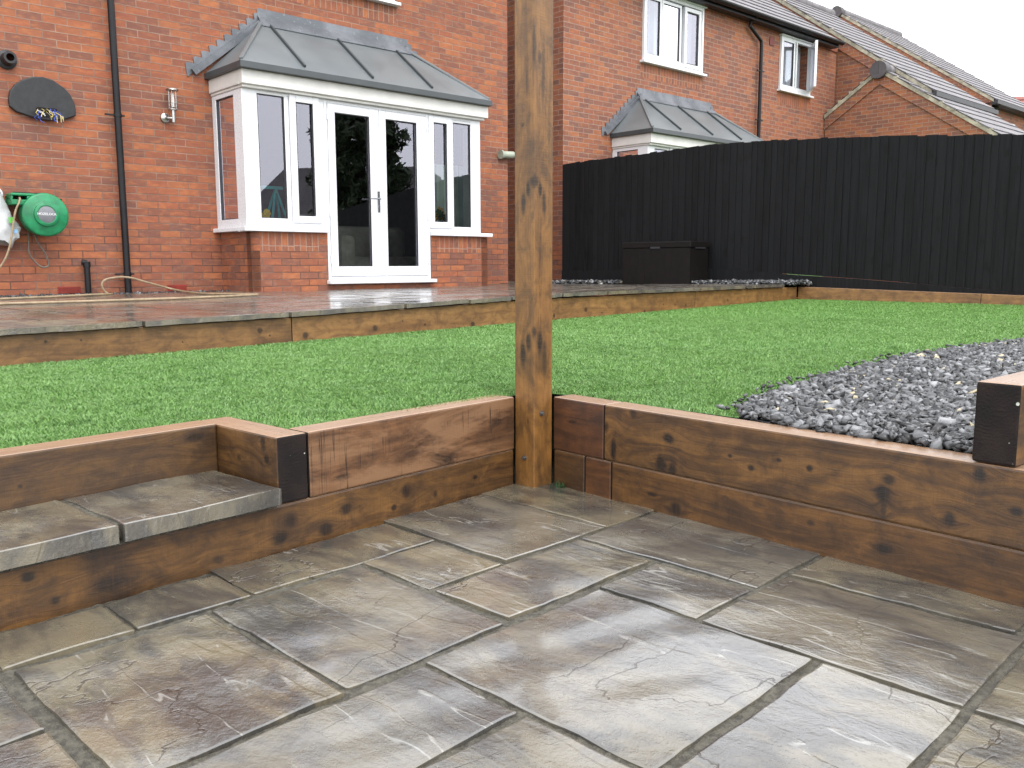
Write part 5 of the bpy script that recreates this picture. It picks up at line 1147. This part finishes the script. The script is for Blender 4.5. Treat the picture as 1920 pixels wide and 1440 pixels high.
# ------------------------------------------------------------------ garden hose on the terrace
def dp(x, y, l=.012): return (x, y, deck_z(x, y) + l)
hl = [hp(*p) for p in ((.471, -.15, -.285), (.418, -.15, -.235), (.412, -.15, -.165), (.481, -.15, -.124), (.664, -.15, -.115), (.875, -.15, -.175), (1.149, -.15, -.252))]
pts = [dp(-5.2, 6.3), dp(-4.078, 7.05), dp(-4.02, 7.6), dp(-3.93, 8.55)]
mb = MB(); mb.tube(catmull([dp(-4.9, 6.4), dp(-4.40, 7.35), dp(-4.15, 7.95), dp(-3.95, 8.55), tuple(hl[0] + Vector((.03, 0, 0)))] + [tuple(p) for p in hl] + [dp(-3.05, 8.62), dp(-2.6, 8.3), dp(-2.32, 8.02), dp(-2.5, 7.6), dp(-2.9, 7.2), dp(-3.5, 6.75), dp(-4.1, 6.35), dp(-4.8, 6.0)], 8), .0105, 8)
tag(mb.build('garden_hose', M['hose'], None, I4, smooth=True), 'beige garden hose looping up off the terrace beside the downpipe foot', 'hose')

# ------------------------------------------------------------------ what the windows mirror: the neighbours' side beyond the garden
rh = empty('brick_house', (19.4, 4.0, -1.2), label='house with a dark tiled roof across the garden, mirrored in the bay windows', cat='house')
mb = MB(); mb.box(18.4, 26, .9, 7.6, -1.25, 1.55); mb.box(18.7, 26, 7.95, 13.5, -1.25, 2.78); mb.build('wall', M['brick'], rh)
mb = MB(); e0, e1, e2, e3 = (18.1, .55, 1.50), (18.1, 7.9, 1.50), (26.3, 7.9, 1.50), (26.3, .55, 1.50); g0, g1, g2 = (20.2, 1.87, 3.56), (20.2, 7.0, 3.56), (24.5, 4.4, 3.56)
mb.face([e0, e1, g1, g0]); mb.face([e0, g0, (24.2, 1.87, 3.56), e3]); mb.face([e1, e2, (24.2, 7.0, 3.56), g1]); mb.face([e2, e3, (24.2, 1.87, 3.56), (24.2, 7.0, 3.56)]); mb.face([g0, g1, (24.2, 7.0, 3.56), (24.2, 1.87, 3.56)])
mb.build('roof', M['tile_dark'], rh)
tr_ = empty('conifer_tree', (11.8, 6.9, -1.2), label='dark conifer beyond the fence, mirrored in the french doors', cat='tree')
mb = MB(); mb.tube([(11.8, 6.9, -1.25), (11.8, 6.9, 1), (11.85, 6.95, 3), (11.8, 6.9, 4.9)], [.16, .13, .08, .02], 10)
rr = random.Random(8)
for k in range(26):
    z = rr.uniform(.4, 4.4); a = rr.uniform(0, 6.28); L = (5.3 - z) * .24; mb.tube([(11.8, 6.9, z), (11.8 + math.cos(a) * L, 6.9 + math.sin(a) * L, z + .15)], [.03, .008], 5)
mb.build('trunk', M['bark'], tr_, smooth=True)
n = 30000; z = rng.uniform(-.6, 5.2, n) ; Rm = np.interp(z, [-.6, .6, 2.2, 3.6, 4.7, 5.2], [.9, 1.12, 1.12, .98, .62, .15]) * (1 + .16 * np.sin(z * 6)); a = rng.uniform(0, 6.283, n); rd = Rm * (rng.uniform(.25, 1, n) ** .5) * (1 + .18 * np.sin(a * 7 + z * 3)); keep = (np.sin(a * 5 + z * 4) + np.sin(z * 9 + a * 3)) > -1.25
z, a, rd = z[keep], a[keep], rd[keep]; n = len(z); c0 = np.stack([11.8 + np.cos(a) * rd, 6.9 + np.sin(a) * rd, z], 1); u_ = rng.normal(0, 1, (n, 3)) * .07; v_ = rng.normal(0, 1, (n, 3)) * .05
V = np.stack([c0 - u_, c0 + v_, c0 + u_], 1).reshape(-1, 3); F = np.arange(n * 3).reshape(-1, 3); cc = np.repeat(np.c_[np.outer(rng.uniform(.6, 1.5, n), [.030, .050, .018]), np.ones(n)], 3, 0)
t = NT('conifer_foliage'); M['fol'] = t.fin(t.attr().outputs['Color'], .7); tag(fast_mesh('crown', V, F, 3, M['fol'], cc, parent=tr_))
